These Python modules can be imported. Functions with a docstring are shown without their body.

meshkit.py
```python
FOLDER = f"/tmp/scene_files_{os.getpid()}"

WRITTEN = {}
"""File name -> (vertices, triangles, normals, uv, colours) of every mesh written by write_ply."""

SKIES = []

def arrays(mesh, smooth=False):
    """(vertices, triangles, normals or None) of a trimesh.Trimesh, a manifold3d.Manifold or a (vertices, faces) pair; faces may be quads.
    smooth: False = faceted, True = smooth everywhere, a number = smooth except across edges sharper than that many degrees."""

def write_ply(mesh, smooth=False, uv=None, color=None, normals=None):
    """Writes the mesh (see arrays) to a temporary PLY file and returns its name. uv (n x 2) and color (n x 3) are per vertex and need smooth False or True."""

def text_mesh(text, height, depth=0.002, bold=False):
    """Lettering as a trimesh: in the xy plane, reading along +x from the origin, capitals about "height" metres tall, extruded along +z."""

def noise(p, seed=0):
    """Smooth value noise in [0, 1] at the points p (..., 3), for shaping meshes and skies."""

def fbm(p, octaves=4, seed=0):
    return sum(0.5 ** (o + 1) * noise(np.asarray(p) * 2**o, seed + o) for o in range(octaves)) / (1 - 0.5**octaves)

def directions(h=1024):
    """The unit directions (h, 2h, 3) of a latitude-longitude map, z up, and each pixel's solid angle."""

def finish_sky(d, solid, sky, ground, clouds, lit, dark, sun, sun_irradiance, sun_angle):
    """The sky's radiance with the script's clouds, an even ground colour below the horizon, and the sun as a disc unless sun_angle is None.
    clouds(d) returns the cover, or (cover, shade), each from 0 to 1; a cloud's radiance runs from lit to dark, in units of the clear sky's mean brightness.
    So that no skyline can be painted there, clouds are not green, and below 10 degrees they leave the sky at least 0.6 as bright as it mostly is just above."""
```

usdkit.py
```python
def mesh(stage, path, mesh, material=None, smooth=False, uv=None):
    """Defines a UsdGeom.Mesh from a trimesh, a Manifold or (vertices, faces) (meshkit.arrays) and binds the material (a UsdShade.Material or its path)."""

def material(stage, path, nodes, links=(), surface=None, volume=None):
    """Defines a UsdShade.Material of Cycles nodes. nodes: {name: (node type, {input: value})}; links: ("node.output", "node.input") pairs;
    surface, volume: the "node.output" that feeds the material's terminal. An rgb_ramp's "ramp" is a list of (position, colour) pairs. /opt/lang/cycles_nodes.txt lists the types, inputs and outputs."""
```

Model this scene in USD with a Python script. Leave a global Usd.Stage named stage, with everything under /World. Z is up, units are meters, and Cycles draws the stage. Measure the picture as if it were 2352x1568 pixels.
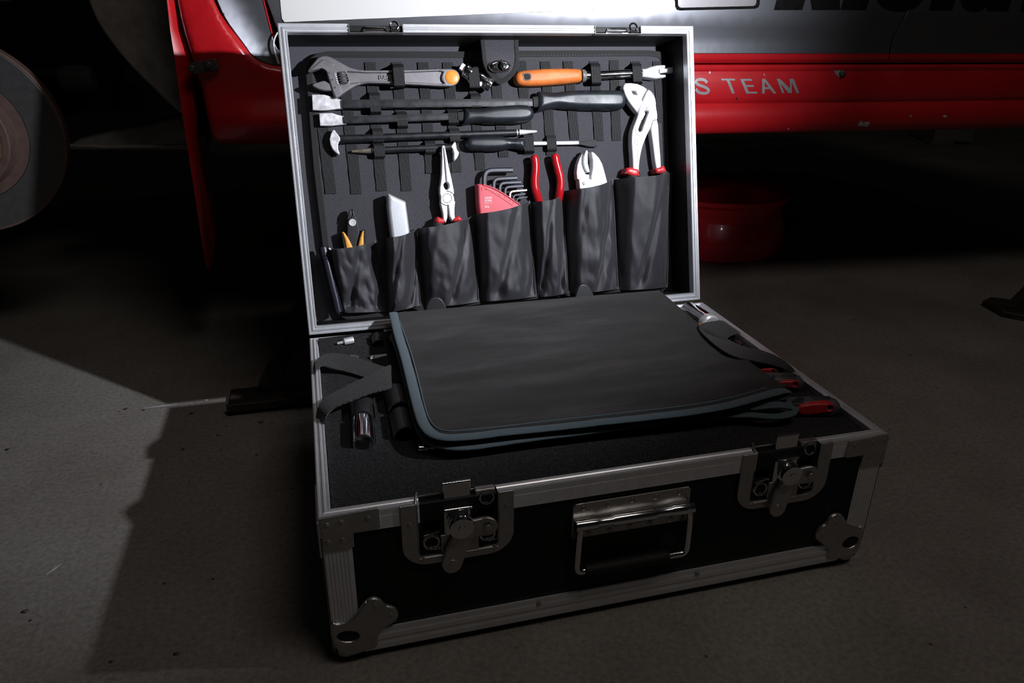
import math
import numpy as np
import trimesh
import shapely
from shapely.geometry import Polygon, Point
from scipy.spatial import Delaunay
import manifold3d as m3
from pxr import Usd, UsdGeom, UsdLux, UsdShade, Gf, Sdf
import usdkit
import meshkit

stage = Usd.Stage.CreateInMemory()
UsdGeom.SetStageUpAxis(stage, UsdGeom.Tokens.z)
UsdGeom.SetStageMetersPerUnit(stage, 1.0)
UsdGeom.Xform.Define(stage, '/World')

# ---------------------------------------------------------------- camera
FPX = 1707.35
CAM = np.array([0.02217, -0.58882, 0.60799])
RM = np.array([[0.96573556, -0.25936462, 0.00920967],      # right
               [-0.09592051, -0.38968062, -0.9159412],      # down
               [0.24115157, 0.88367359, -0.40120682]])      # forward
cam = UsdGeom.Camera.Define(stage, '/World/camera')
m = np.eye(4)
m[0, :3], m[1, :3], m[2, :3], m[3, :3] = RM[0], -RM[1], -RM[2], CAM
cam.AddTransformOp().Set(Gf.Matrix4d(*m.ravel().tolist()))
cam.CreateHorizontalApertureAttr(36.0)
cam.CreateVerticalApertureAttr(24.0)
cam.CreateFocalLengthAttr(36.0 * FPX / 2352)
cam.CreateClippingRangeAttr((0.02, 100.0))
cam.CreateExposureAttr(0.0)

# ---------------------------------------------------------------- light
def aim(prim, eye, target):
    eye, target = np.asarray(eye, float), np.asarray(target, float)
    back = eye - target
    back /= np.linalg.norm(back)
    right = np.cross([0, 0, 1.0], back)
    right /= np.linalg.norm(right)
    mm = np.eye(4)
    mm[0, :3], mm[1, :3], mm[2, :3], mm[3, :3] = right, np.cross(back, right), back, eye
    UsdGeom.Xformable(prim).AddTransformOp().Set(Gf.Matrix4d(*mm.ravel().tolist()))

LAMP = np.array([0.75, -0.17, 0.745])
key = UsdLux.SphereLight.Define(stage, '/World/hand_lamp_light')      # the hand lamp held to the right of the case
key.CreateRadiusAttr(0.012)
key.CreateIntensityAttr(12300.0)
key.CreateColorAttr(Gf.Vec3f(0.89, 0.92, 1.0))
sh = UsdLux.ShapingAPI.Apply(key.GetPrim())
sh.CreateShapingConeAngleAttr(58.0)
sh.CreateShapingConeSoftnessAttr(1.0)
aim(key, LAMP, LAMP + np.array([-0.60, 0.80, 0.0]))
fill = UsdLux.RectLight.Define(stage, '/World/unseen_overhead_light')          # out of view overhead, placed to light the floor and case dimly
fill.CreateWidthAttr(0.9)
fill.CreateHeightAttr(0.5)
fill.CreateIntensityAttr(3.7)
fill.CreateColorAttr(Gf.Vec3f(1.0, 0.89, 0.80))
aim(fill, (0.75, -0.75, 2.25), (0.6, 0.0, 0.1))
dome = UsdLux.DomeLight.Define(stage, '/World/room_glow')
dome.CreateIntensityAttr(0.0012)

# ---------------------------------------------------------------- helpers
def nrm(a):
    a = np.asarray(a, float)
    return a / np.linalg.norm(a)

def ray(px, py):
    return RM.T @ np.array([(px - 1176) / FPX, (py - 784) / FPX, 1.0])

class Frame:
    """A local frame of a real surface: a, b along it, c out of it; px() turns photo pixels into points of the plane c = h."""
    def __init__(s, o, a, b, c):
        s.o = np.asarray(o, float)
        s.m = np.array([nrm(a), nrm(b), nrm(c)]).T
    def w(s, pts):
        return np.asarray(pts, float) @ s.m.T + s.o
    def at(s, px, py, h=0.0):
        d = ray(px, py)
        n = s.m[:, 2]
        t = ((s.o + h * n - CAM) @ n) / (d @ n)
        q = s.m.T @ (CAM + t * d - s.o)
        return q[:2]
    def px(s, pts, h=0.0):
        return np.array([s.at(x, y, h) for x, y in pts])
    def at3(s, px, py, h=0.0):
        return s.w([*s.at(px, py, h), h])

def on_y(px, py, y):
    d = ray(px, py)
    return CAM + d * (y - CAM[1]) / d[1]

def on_z(px, py, z):
    d = ray(px, py)
    return CAM + d * (z - CAM[2]) / d[2]

CW, CD, CH = 0.62, 0.4266, 0.1833                     # the case's base
LEAN = math.radians(15.878)
LLEN = 0.4256
WORLD = Frame((0, 0, 0), (1, 0, 0), (0, 1, 0), (0, 0, 1))
FRONT = Frame((0, 0, 0), (1, 0, 0), (0, 0, 1), (0, -1, 0))
LID = Frame((0, CD + 0.0082, CH + 0.0025), (1, 0, 0), (0, math.sin(LEAN), math.cos(LEAN)), (0, -math.cos(LEAN), math.sin(LEAN)))
CT = math.radians(3.6)
CAR = Frame((-0.17, 0.80, 0), (math.cos(CT), -math.sin(CT), 0), (0, 0, 1), (-math.sin(CT), -math.cos(CT), 0))
N0 = -0.068                                           # the tool board's face, below the lid's rim

def chaikin(pts, n=2, closed=True):
    p = np.asarray(pts, float)
    for _ in range(n):
        q = np.roll(p, -1, 0) if closed else p[1:]
        a = p if closed else p[:-1]
        r = np.empty((2 * len(a), p.shape[1]))
        r[0::2], r[1::2] = 0.75 * a + 0.25 * q, 0.25 * a + 0.75 * q
        if not closed:
            r = np.vstack([p[:1], r, p[-1:]])
        p = r
    return p

def T(v, f):
    return trimesh.Trimesh(np.asarray(v, float), np.asarray(f, int), process=False)

def cat(*ms):
    out = []
    for x in ms:
        out += list(x) if isinstance(x, (list, tuple)) else [x]
    return trimesh.util.concatenate(out) if len(out) > 1 else out[0]

def resample(ring, step):
    c = np.asarray(ring.coords)[:, :2]
    L = shapely.LineString(c).length
    n = max(4, int(round(L / step)))
    ls = shapely.LineString(c)
    pts = [ls.interpolate(i * L / n).coords[0] for i in range(n)]
    # keep sharp corners
    return np.array(pts)

def ring_pts(poly, step):
    out = []
    for g in getattr(poly, 'geoms', [poly]):
        if g.is_empty or g.area <= 0:
            continue
        for r in [g.exterior, *g.interiors]:
            c = np.asarray(r.coords)[:-1, :2]
            dense = []
            for i in range(len(c)):
                a, b = c[i], c[(i + 1) % len(c)]
                k = max(1, int(np.ceil(np.linalg.norm(b - a) / step)))
                dense += [a + (b - a) * j / k for j in range(k)]
            out.append(np.array(dense))
    return out

def poly_of(pts):
    g = Polygon(pts)
    return g if g.is_valid else g.buffer(0)

def puff(poly, c0, c1, r, step=0.0016, rz=None, n=4):
    """A solid over the outline POLY from height c0 to c1 whose top edge is rounded by r (rz high): a plate, or a cushion if r is large."""
    poly = poly.simplify(step * 0.08)
    rz = min(r, c1 - c0) if rz is None else rz
    P, Z, first = [], [], None
    for th in np.linspace(0, math.pi / 2, n):
        q = poly.buffer(-r * (1 - math.cos(th)), join_style=1) if th else poly
        if q.is_empty:
            break
        rs = ring_pts(q, step)
        if first is None:
            first = rs
        for x in rs:
            P.append(x)
            Z.append(np.full(len(x), c1 - rz + rz * math.sin(th)))
    P, Z = np.vstack(P), np.concatenate(Z)
    _, i = np.unique(np.round(P / (step * 0.05)), axis=0, return_index=True)
    P, Z = P[i], Z[i]
    tri = Delaunay(P).simplices
    c = P[tri].mean(1)
    tri = tri[shapely.contains_xy(poly, c[:, 0], c[:, 1])]
    a, b, d = P[tri[:, 0]], P[tri[:, 1]], P[tri[:, 2]]
    ar = (b[:, 0] - a[:, 0]) * (d[:, 1] - a[:, 1]) - (b[:, 1] - a[:, 1]) * (d[:, 0] - a[:, 0])
    tri = np.where(ar[:, None] > 0, tri, tri[:, ::-1])
    ms = [T(np.c_[P, Z], tri)]
    bottom = T(np.c_[P, np.full(len(P), c0)], tri[:, ::-1])
    ms.append(bottom)
    for x in first:
        k = len(x)
        v = np.vstack([np.c_[x, np.full(k, c1 - rz)], np.c_[x, np.full(k, c0)]])
        j = np.arange(k)
        jn = (j + 1) % k
        f = np.vstack([np.c_[j, j + k, jn], np.c_[jn, j + k, jn + k]])
        ms.append(T(v, f))
    return cat(ms)

def fm(fr, mesh):
    """mesh of local coordinates -> world"""
    q = T(fr.w(mesh.vertices), mesh.faces)
    if np.linalg.det(fr.m) < 0:
        q.faces = q.faces[:, ::-1]
    return q

def plate(fr, pts, c0, c1, r=0.001, h=None, smooth=0, step=0.0016, holes=(), rz=None, n=4):
    """outline traced in the photo on the plane c = h of the frame"""
    h = c1 if h is None else h
    p = fr.px(chaikin(pts, smooth) if smooth else pts, h)
    g = poly_of(p)
    for q in holes:
        g = g.difference(poly_of(fr.px(q, h)))
    return fm(fr, puff(g, c0, c1, r, step, rz, n))

def basis(d, up=None):
    d = nrm(d)
    if up is None or abs(d @ nrm(up)) > 0.99:
        up = [0, 0, 1] if abs(d[2]) < 0.9 else [1, 0, 0]
    a = nrm(np.asarray(up, float) - (np.asarray(up, float) @ d) * d)
    return d, a, np.cross(d, a)

def lathe(p0, p1, prof, n=24, up=None, sq=2.0, flat=1.0, rot=0.0):
    """PROF: (t, r) along p0 -> p1 (t as a fraction); sq > 2 squares the section, flat squashes it along `up`."""
    p0, p1 = np.asarray(p0, float), np.asarray(p1, float)
    d, a, b = basis(p1 - p0, up)
    L = np.linalg.norm(p1 - p0)
    th = np.arange(n) * 2 * math.pi / n + rot
    k = (np.abs(np.cos(th)) ** sq + np.abs(np.sin(th)) ** sq) ** (-1.0 / sq)
    ca, sa = k * np.cos(th) * flat, k * np.sin(th)
    v = []
    for t, r in prof:
        v.append(p0 + d * t * L + r * (ca[:, None] * a + sa[:, None] * b))
    v = np.vstack(v)
    j = np.arange(n)
    jn = (j + 1) % n
    f = []
    for i in range(len(prof) - 1):
        A, B = i * n, (i + 1) * n
        f += [np.c_[A + j, A + jn, B + jn], np.c_[A + j, B + jn, B + j]]
    m_ = len(v)
    v = np.vstack([v, p0 + d * prof[0][0] * L, p0 + d * prof[-1][0] * L])
    e = (len(prof) - 1) * n
    f += [np.c_[np.full(n, m_), jn, j], np.c_[np.full(n, m_ + 1), e + j, e + jn]]
    return T(v, np.vstack(f))

def tube(pts, r, n=10, up=None, flat=1.0, closed=False, rot=0.0):
    p = np.asarray(pts, float)
    r = np.broadcast_to(np.asarray(r, float), (len(p),))
    t = np.gradient(p, axis=0) if not closed else np.roll(p, -1, 0) - np.roll(p, 1, 0)
    t /= np.linalg.norm(t, axis=1, keepdims=True) + 1e-12
    _, a, _ = basis(t[0], up)
    v = []
    th = np.arange(n) * 2 * math.pi / n + rot
    for i in range(len(p)):
        ref = np.asarray(up, float) if up is not None else a
        a2 = ref - (ref @ t[i]) * t[i]
        if np.linalg.norm(a2) < 1e-3:
            a2 = a - (a @ t[i]) * t[i]
        a = nrm(a2)
        b = np.cross(t[i], a)
        v.append(p[i] + r[i] * (flat * np.cos(th)[:, None] * a + np.sin(th)[:, None] * b))
    v = np.vstack(v)
    j = np.arange(n)
    jn = (j + 1) % n
    f = []
    k = len(p)
    for i in range(k if closed else k - 1):
        A, B = i * n, ((i + 1) % k) * n
        f += [np.c_[A + j, A + jn, B + jn], np.c_[A + j, B + jn, B + j]]
    if not closed:
        m_ = len(v)
        v = np.vstack([v, p[0], p[-1]])
        e = (k - 1) * n
        f += [np.c_[np.full(n, m_), jn, j], np.c_[np.full(n, m_ + 1), e + j, e + jn]]
    return T(v, np.vstack(f))

def smoothpath(pts, k=3):
    return chaikin(pts, k, closed=False)

def cbox(fr, a, b, c, ch=0.0008):
    """box with chamfered edges between (a0,a1), (b0,b1), (c0,c1) of the frame"""
    lo, hi = np.array([a[0], b[0], c[0]]), np.array([a[1], b[1], c[1]])
    ch = min(ch, *(0.45 * (hi - lo)))
    v = []
    for s in np.ndindex(2, 2, 2):
        for k in range(3):
            q = [(lo[i] + (0 if i == k else ch)) if s[i] == 0 else (hi[i] - (0 if i == k else ch)) for i in range(3)]
            v.append(q)
    h = trimesh.convex.convex_hull(np.array(v))
    return fm(fr, T(h.vertices, h.faces))

def sheet(g, th, flip=False):
    """closed thin solid from a grid of points (n, m, 3), th thick"""
    g = np.asarray(g, float)
    n, k = g.shape[:2]
    du, dv = np.gradient(g, axis=0), np.gradient(g, axis=1)
    nn = np.cross(du, dv)
    nn /= np.linalg.norm(nn, axis=2, keepdims=True) + 1e-12
    if flip:
        nn = -nn
    v = np.vstack([(g + nn * th / 2).reshape(-1, 3), (g - nn * th / 2).reshape(-1, 3)])
    i, j = np.meshgrid(np.arange(n - 1), np.arange(k - 1), indexing='ij')
    q = np.stack([i * k + j, (i + 1) * k + j, (i + 1) * k + j + 1, i * k + j + 1], -1).reshape(-1, 4)
    if flip:
        q = q[:, ::-1]
    top = np.vstack([q[:, [0, 1, 2]], q[:, [0, 2, 3]]])
    N = n * k
    bot = top[:, ::-1] + N
    edge = np.concatenate([np.arange(k), np.arange(1, n) * k + k - 1, (n - 1) * k + np.arange(k - 2, -1, -1), np.arange(n - 2, 0, -1) * k])
    en = np.roll(edge, -1)
    side = np.vstack([np.c_[edge, en, en + N], np.c_[edge, en + N, edge + N]])
    if flip:
        side = side[:, ::-1]
    return T(v, np.vstack([top, bot, side[:, ::-1]]))

def ribbon(center, width, th=0.0015, m_=4):
    """center (n,3), width vectors (n,3): a flat webbing"""
    c, w = np.asarray(center, float), np.asarray(width, float)
    if w.ndim == 1:
        w = np.broadcast_to(w, c.shape)
    s = np.linspace(-0.5, 0.5, m_)
    return sheet(c[:, None, :] + s[None, :, None] * w[:, None, :], th)

def dome(c, nvec, r, h=None):
    h = 0.45 * r if h is None else h
    c, nvec = np.asarray(c, float), nrm(nvec)
    return lathe(c - nvec * 0.0006, c + nvec * h, [(0, r), (0.5, r * 0.92), (0.8, r * 0.62), (0.95, r * 0.3), (1, 0.0001)], n=14)

def torus(c, axis, R, r, n=28, k=8, turns=None):
    d, a, b = basis(axis)
    th = np.linspace(0, 2 * math.pi, n, endpoint=False)
    pts = np.asarray(c) + R * (np.cos(th)[:, None] * a + np.sin(th)[:, None] * b)
    return tube(pts, r, k, up=d, closed=True)

# ---------------------------------------------------------------- scene objects
COUNT = {}
def numbered(parent, name):
    key_ = (parent, name)
    k = COUNT.get(key_, 0)
    COUNT[key_] = k + 1
    return name if k == 0 else f'{name}_{k:03d}'

class Thing:
    def __init__(s, path, at):
        s.path, s.at = path, np.asarray(at, float)

def keys(prim, **kw):
    for k, v in kw.items():
        if v:
            prim.SetCustomDataByKey(k, v)

def thing(name, label, category, at=(0, 0, 0), group=None, kind=None):
    path = '/World/' + numbered('/World', name)
    x = UsdGeom.Xform.Define(stage, path)
    x.AddTranslateOp().Set(Gf.Vec3d(*map(float, at)))
    keys(x.GetPrim(), label=label, category=category, group=group, kind=kind)
    return Thing(path, at)

def part(parent, name, mesh, mat, label=None, smooth=35, kind=None):
    path = parent.path + '/' + numbered(parent.path, name)
    if isinstance(mesh, (list, tuple)):
        mesh = cat(mesh)
    mesh = trimesh.Trimesh(mesh.vertices - parent.at, mesh.faces, process=False)
    if smooth:
        mesh.merge_vertices(digits_vertex=7)
    usdkit.mesh(stage, path, mesh, mat, smooth=smooth)
    keys(stage.GetPrimAtPath(path), label=label, kind=kind)
    return Thing(path, parent.at)

def solid(name, label, category, mesh, mat, group=None, kind=None, smooth=35):
    path = '/World/' + numbered('/World', name)
    if isinstance(mesh, (list, tuple)):
        mesh = cat(mesh)
    mesh = trimesh.Trimesh(mesh.vertices, mesh.faces, process=False)
    if smooth:
        mesh.merge_vertices(digits_vertex=7)
    usdkit.mesh(stage, path, mesh, mat, smooth=smooth)
    keys(stage.GetPrimAtPath(path), label=label, category=category, group=group, kind=kind)
    return Thing(path, (0, 0, 0))

# ---------------------------------------------------------------- materials
def mat(name, base, rough=0.5, metal=0.0, vary=0.0, scale=40.0, bump=0.0, bscale=200.0, bdist=0.001, detail=4.0, spec=0.5, coat=0.0, sheen=0.0, base2=None, stretch=(1, 1, 1), rvary=0.0, trans=0.0):
    nodes = {'p': ('principled_bsdf', dict(base_color=tuple(base), roughness=rough, metallic=metal, specular_ior_level=spec, coat_weight=coat, coat_roughness=0.08, sheen_weight=sheen))}
    links = []
    if vary or base2 is not None or bump or rvary:
        nodes['g'] = ('geometry', {})
        nodes['mp'] = ('mapping', dict(scale=tuple(stretch)))
        links.append(('g.position', 'mp.vector'))
    if vary or base2 is not None:
        b2 = tuple(base2) if base2 is not None else tuple(min(1, c * (1 + vary)) for c in base)
        b1 = tuple(base) if base2 is not None else tuple(c * (1 - vary) for c in base)
        nodes['n'] = ('noise_texture', dict(scale=scale, detail=detail, roughness=0.6))
        nodes['r'] = ('rgb_ramp', {'ramp': [(0.32, b1), (0.68, b2)]})
        links += [('mp.vector', 'n.vector'), ('n.fac', 'r.fac'), ('r.color', 'p.base_color')]
    if rvary:
        nodes['rn'] = ('noise_texture', dict(scale=scale * 0.7, detail=4.0))
        nodes['rm'] = ('map_range', dict(from_min=0.3, from_max=0.7, to_min=max(0.03, rough - rvary), to_max=rough + rvary))
        links += [('mp.vector', 'rn.vector'), ('rn.fac', 'rm.value'), ('rm.result', 'p.roughness')]
    if bump:
        nodes['bn'] = ('noise_texture', dict(scale=bscale, detail=3.0, roughness=0.6))
        nodes['b'] = ('bump', dict(strength=bump, distance=bdist))
        links += [('mp.vector', 'bn.vector'), ('bn.fac', 'b.height'), ('b.normal', 'p.normal')]
    return usdkit.material(stage, '/World/Looks/' + name, nodes, links, surface='p.BSDF')

def weave(name, base, fleck, rough=0.75, scale=260.0, bump=0.5, axes='lid', spec=0.35, sheen=0.15, lint=0.0):
    """woven cloth: two crossed wave textures give the threads, noise breaks them up"""
    rot = (math.pi / 2 - LEAN, 0, 0) if axes == 'lid' else (0, 0, 0)
    nodes = {
        'g': ('geometry', {}), 'mp': ('mapping', dict(rotation=(rot[0], 0, 0.0))),
        'm2': ('mapping', dict(rotation=(0, 0, 0.78))),
        'w1': ('wave_texture', dict(wave_type='bands', bands_direction='x', scale=scale, distortion=0.6, detail=1.0, detail_scale=3.0)),
        'w2': ('wave_texture', dict(wave_type='bands', bands_direction='y', scale=scale, distortion=0.6, detail=1.0, detail_scale=3.0)),
        'mu': ('math', dict(math_type='multiply')),
        'n': ('noise_texture', dict(scale=900.0, detail=2.0)),
        'mx': ('math', dict(math_type='multiply')),
        'r': ('rgb_ramp', {'ramp': [(0.0, base), (0.2, base), (0.55, fleck)]}),
        'b': ('bump', dict(strength=bump, distance=0.0006)),
        'p': ('principled_bsdf', dict(roughness=rough, specular_ior_level=spec, sheen_weight=sheen)),
    }
    links = [('g.position', 'mp.vector'), ('mp.vector', 'm2.vector'), ('m2.vector', 'w1.vector'), ('m2.vector', 'w2.vector'), ('w1.fac', 'mu.value1'), ('w2.fac', 'mu.value2'),
             ('g.position', 'n.vector'), ('mu.value', 'mx.value1'), ('n.fac', 'mx.value2'), ('mx.value', 'r.fac'), ('mu.value', 'b.height'), ('b.normal', 'p.normal')]
    if lint:
        nodes['ln'] = ('noise_texture', dict(scale=14.0, detail=6.0, roughness=0.7))
        nodes['l2'] = ('mapping', dict(scale=(0.35, 1.6, 1.0)))
        nodes['lr'] = ('rgb_ramp', {'ramp': [(0.48, (0, 0, 0)), (0.75, (lint, lint * 0.9, lint * 0.88))]})
        nodes['la'] = ('mix_color', dict(blend_type='add', fac=1.0))
        links += [('g.position', 'l2.vector'), ('l2.vector', 'ln.vector'), ('ln.fac', 'lr.fac'), ('r.color', 'la.a'), ('lr.color', 'la.b'), ('la.result', 'p.base_color')]
    else:
        links.append(('r.color', 'p.base_color'))
    return usdkit.material(stage, '/World/Looks/' + name, nodes, links, surface='p.BSDF')

def ribbed(name, base, fleck, direction='x', scale=150.0, rough=0.8):
    nodes = {
        'g': ('geometry', {}),
        'w': ('wave_texture', dict(wave_type='bands', bands_direction=direction, scale=scale, distortion=0.8, detail=2.0, detail_scale=2.0)),
        'n': ('noise_texture', dict(scale=1100.0, detail=2.0)), 'mx': ('math', dict(math_type='multiply')),
        'r': ('rgb_ramp', {'ramp': [(0.15, base), (0.6, fleck)]}),
        'b': ('bump', dict(strength=0.6, distance=0.0008)),
        'p': ('principled_bsdf', dict(roughness=rough, specular_ior_level=0.25)),
    }
    links = [('g.position', 'w.vector'), ('g.position', 'n.vector'), ('w.fac', 'mx.value1'), ('n.fac', 'mx.value2'), ('mx.value', 'r.fac'), ('r.color', 'p.base_color'), ('w.fac', 'b.height'), ('b.normal', 'p.normal')]
    return usdkit.material(stage, '/World/Looks/' + name, nodes, links, surface='p.BSDF')

M = {}
M['alum'] = mat('brushed_aluminium', (0.76, 0.77, 0.80), 0.34, 0.58, vary=0.06, scale=60, bump=0.06, bscale=500)
M['steel_plate'] = mat('zinc_plate', (0.44, 0.43, 0.415), 0.36, 0.85, vary=0.1, scale=70, rvary=0.08)
M['chrome'] = mat('chrome', (0.80, 0.80, 0.82), 0.12, 1.0, rvary=0.05)
M['satin_chrome'] = mat('satin_chrome', (0.78, 0.78, 0.80), 0.50, 0.55, vary=0.04, scale=80)
M['forged'] = mat('dark_forged_steel', (0.20, 0.19, 0.20), 0.50, 0.6, vary=0.12, scale=90, bump=0.08, bscale=900)
M['polished'] = mat('worn_polished_steel', (0.82, 0.81, 0.83), 0.42, 0.5, vary=0.14, scale=160, rvary=0.15)
M['black_oxide'] = mat('black_oxide_steel', (0.011, 0.012, 0.015), 0.42, 0.1, vary=0.3, scale=120, rvary=0.1)
M['impact_black'] = mat('impact_socket_black', (0.028, 0.028, 0.029), 0.48, 0.3, vary=0.2, scale=100)
M['hex_steel'] = mat('hex_key_steel', (0.05, 0.052, 0.062), 0.46, 0.5, vary=0.15, scale=120)
M['hex_bright'] = mat('bright_hex_key_steel', (0.32, 0.31, 0.28), 0.38, 0.7, vary=0.1, scale=120)
M['bronze'] = mat('worn_bare_steel_tip', (0.30, 0.26, 0.21), 0.4, 0.7, vary=0.25, scale=120)
M['laminate'] = mat('black_laminate', (0.0075, 0.0075, 0.008), 0.5, bump=0.15, bscale=900, spec=0.3)
M['lining'] = mat('lid_lining', (0.050, 0.050, 0.060), 0.75, vary=0.12, scale=300, bump=0.1, bscale=1500)
M['board'] = weave('tool_board_nylon', (0.028, 0.027, 0.033), (0.165, 0.158, 0.185), 0.75, 300.0)
M['pocket'] = weave('pocket_nylon', (0.016, 0.0155, 0.020), (0.060, 0.057, 0.070), 0.42, 330.0, bump=0.4, spec=0.6)
M['binding'] = weave('black_binding_tape', (0.012, 0.012, 0.012), (0.070, 0.070, 0.066), 0.8, 420.0)
M['elastic'] = ribbed('black_elastic', (0.012, 0.012, 0.013), (0.060, 0.060, 0.060), 'x', 210.0)
M['webbing'] = weave('black_webbing', (0.012, 0.012, 0.012), (0.17, 0.17, 0.17), 0.6, 150.0, bump=0.8, axes='flat')
M['foam'] = mat('black_foam', (0.012, 0.012, 0.013), 0.9, base2=(0.038, 0.038, 0.040), scale=420, detail=2, bump=0.6, bscale=900, spec=0.2)
M['cloth'] = weave('charcoal_cloth', (0.018, 0.016, 0.0155), (0.038, 0.035, 0.033), 0.85, 330.0, bump=0.3, axes='flat', spec=0.15, lint=0.028)
M['hem'] = weave('blue_grey_hem_tape', (0.080, 0.112, 0.130), (0.20, 0.26, 0.295), 0.8, 330.0, bump=0.5, axes='flat', spec=0.2)
M['black_plastic'] = mat('black_plastic', (0.012, 0.012, 0.014), 0.4)
M['handle_black'] = mat('blue_black_handle', (0.012, 0.015, 0.019), 0.40, vary=0.25, scale=60, spec=0.4, rvary=0.06)
M['orange'] = mat('orange_rubber', (0.55, 0.135, 0.025), 0.55, base2=(0.72, 0.20, 0.04), scale=50)
M['orange_cap'] = mat('orange_cap', (0.95, 0.28, 0.03), 0.4)
M['amber'] = mat('amber_handle', (0.80, 0.36, 0.05), 0.45, vary=0.15, scale=120)
M['red_grip'] = mat('red_dipped_grip', (0.42, 0.008, 0.012), 0.22, coat=0.5, vary=0.08)
M['red_plastic'] = mat('red_plastic', (0.55, 0.03, 0.035), 0.35, vary=0.05)
M['pink_plastic'] = mat('hex_holder_red', (0.62, 0.085, 0.11), 0.55, vary=0.05)
M['rubber_grey'] = mat('dark_grey_rubber', (0.075, 0.075, 0.082), 0.55, vary=0.1)
M['rubber_black'] = mat('black_rubber', (0.006, 0.006, 0.006), 0.7)
M['grey_collar'] = mat('grey_collar', (0.12, 0.12, 0.12), 0.5)
M['knife'] = mat('cast_zinc', (0.66, 0.68, 0.71), 0.45, 0.55, vary=0.06, scale=350, bump=0.12, bscale=1500)
M['torch'] = mat('anodised_black', (0.030, 0.030, 0.044), 0.33, 0.6, bump=0.15, bscale=1500)
M['white_print'] = mat('white_print', (0.8, 0.74, 0.74), 0.6)
M['dark_print'] = mat('moulded_red', (0.33, 0.02, 0.03), 0.5)
M['hole'] = mat('dark_recess', (0.006, 0.006, 0.006), 0.8)  # near black, puts the shade inside holes and slots into the colour
M['paint_red'] = mat('red_car_paint', (0.44, 0.006, 0.011), 0.34, coat=0.35, base2=(0.56, 0.012, 0.018), scale=9, bump=0.05, bscale=16, bdist=0.01)
M['paint_silver'] = mat('silver_car_paint', (0.195, 0.20, 0.22), 0.38, 0.85, vary=0.03, scale=400)
M['paint_white'] = mat('white_panel', (0.80, 0.79, 0.77), 0.5)
M['decal_black'] = mat('black_decal', (0.006, 0.006, 0.006), 0.75, spec=0.12)
M['decal_silver'] = mat('silver_decal', (0.33, 0.31, 0.32), 0.4, 0.3)
M['chip'] = mat('chipped_primer', (0.50, 0.52, 0.55), 0.7)
M['seam'] = mat('door_gap_black', (0.004, 0.004, 0.004), 0.8)
M['liner'] = mat('wheel_arch_liner', (0.34, 0.32, 0.30), 0.85, vary=0.25, scale=30, bump=0.3, bscale=90)
M['under'] = mat('underbody_black', (0.020, 0.019, 0.018), 0.8, vary=0.3, scale=20)
M['disc'] = mat('brake_disc_iron', (0.10, 0.10, 0.10), 0.40, 0.6, vary=0.12, scale=80)
M['disc_rust'] = mat('brake_disc_edge_rust', (0.10, 0.062, 0.052), 0.65, 0.25, vary=0.15, scale=60)
M['hub_rust'] = mat('rusty_hub', (0.03, 0.026, 0.018), 0.8, base2=(0.14, 0.08, 0.04), scale=90, detail=6, bump=0.4, bscale=200)
M['bracket'] = mat('dark_bracket_steel', (0.10, 0.085, 0.08), 0.5, 0.5, vary=0.3, scale=60)
M['stand'] = mat('black_stand_paint', (0.014, 0.014, 0.014), 0.5, base2=(0.05, 0.036, 0.026), scale=45, detail=6)
M['rim_red'] = mat('red_wheel_paint', (0.80, 0.013, 0.030), 0.35, coat=0.3)
M['box_grey'] = mat('grey_box_paint', (0.20, 0.20, 0.20), 0.6)
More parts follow.
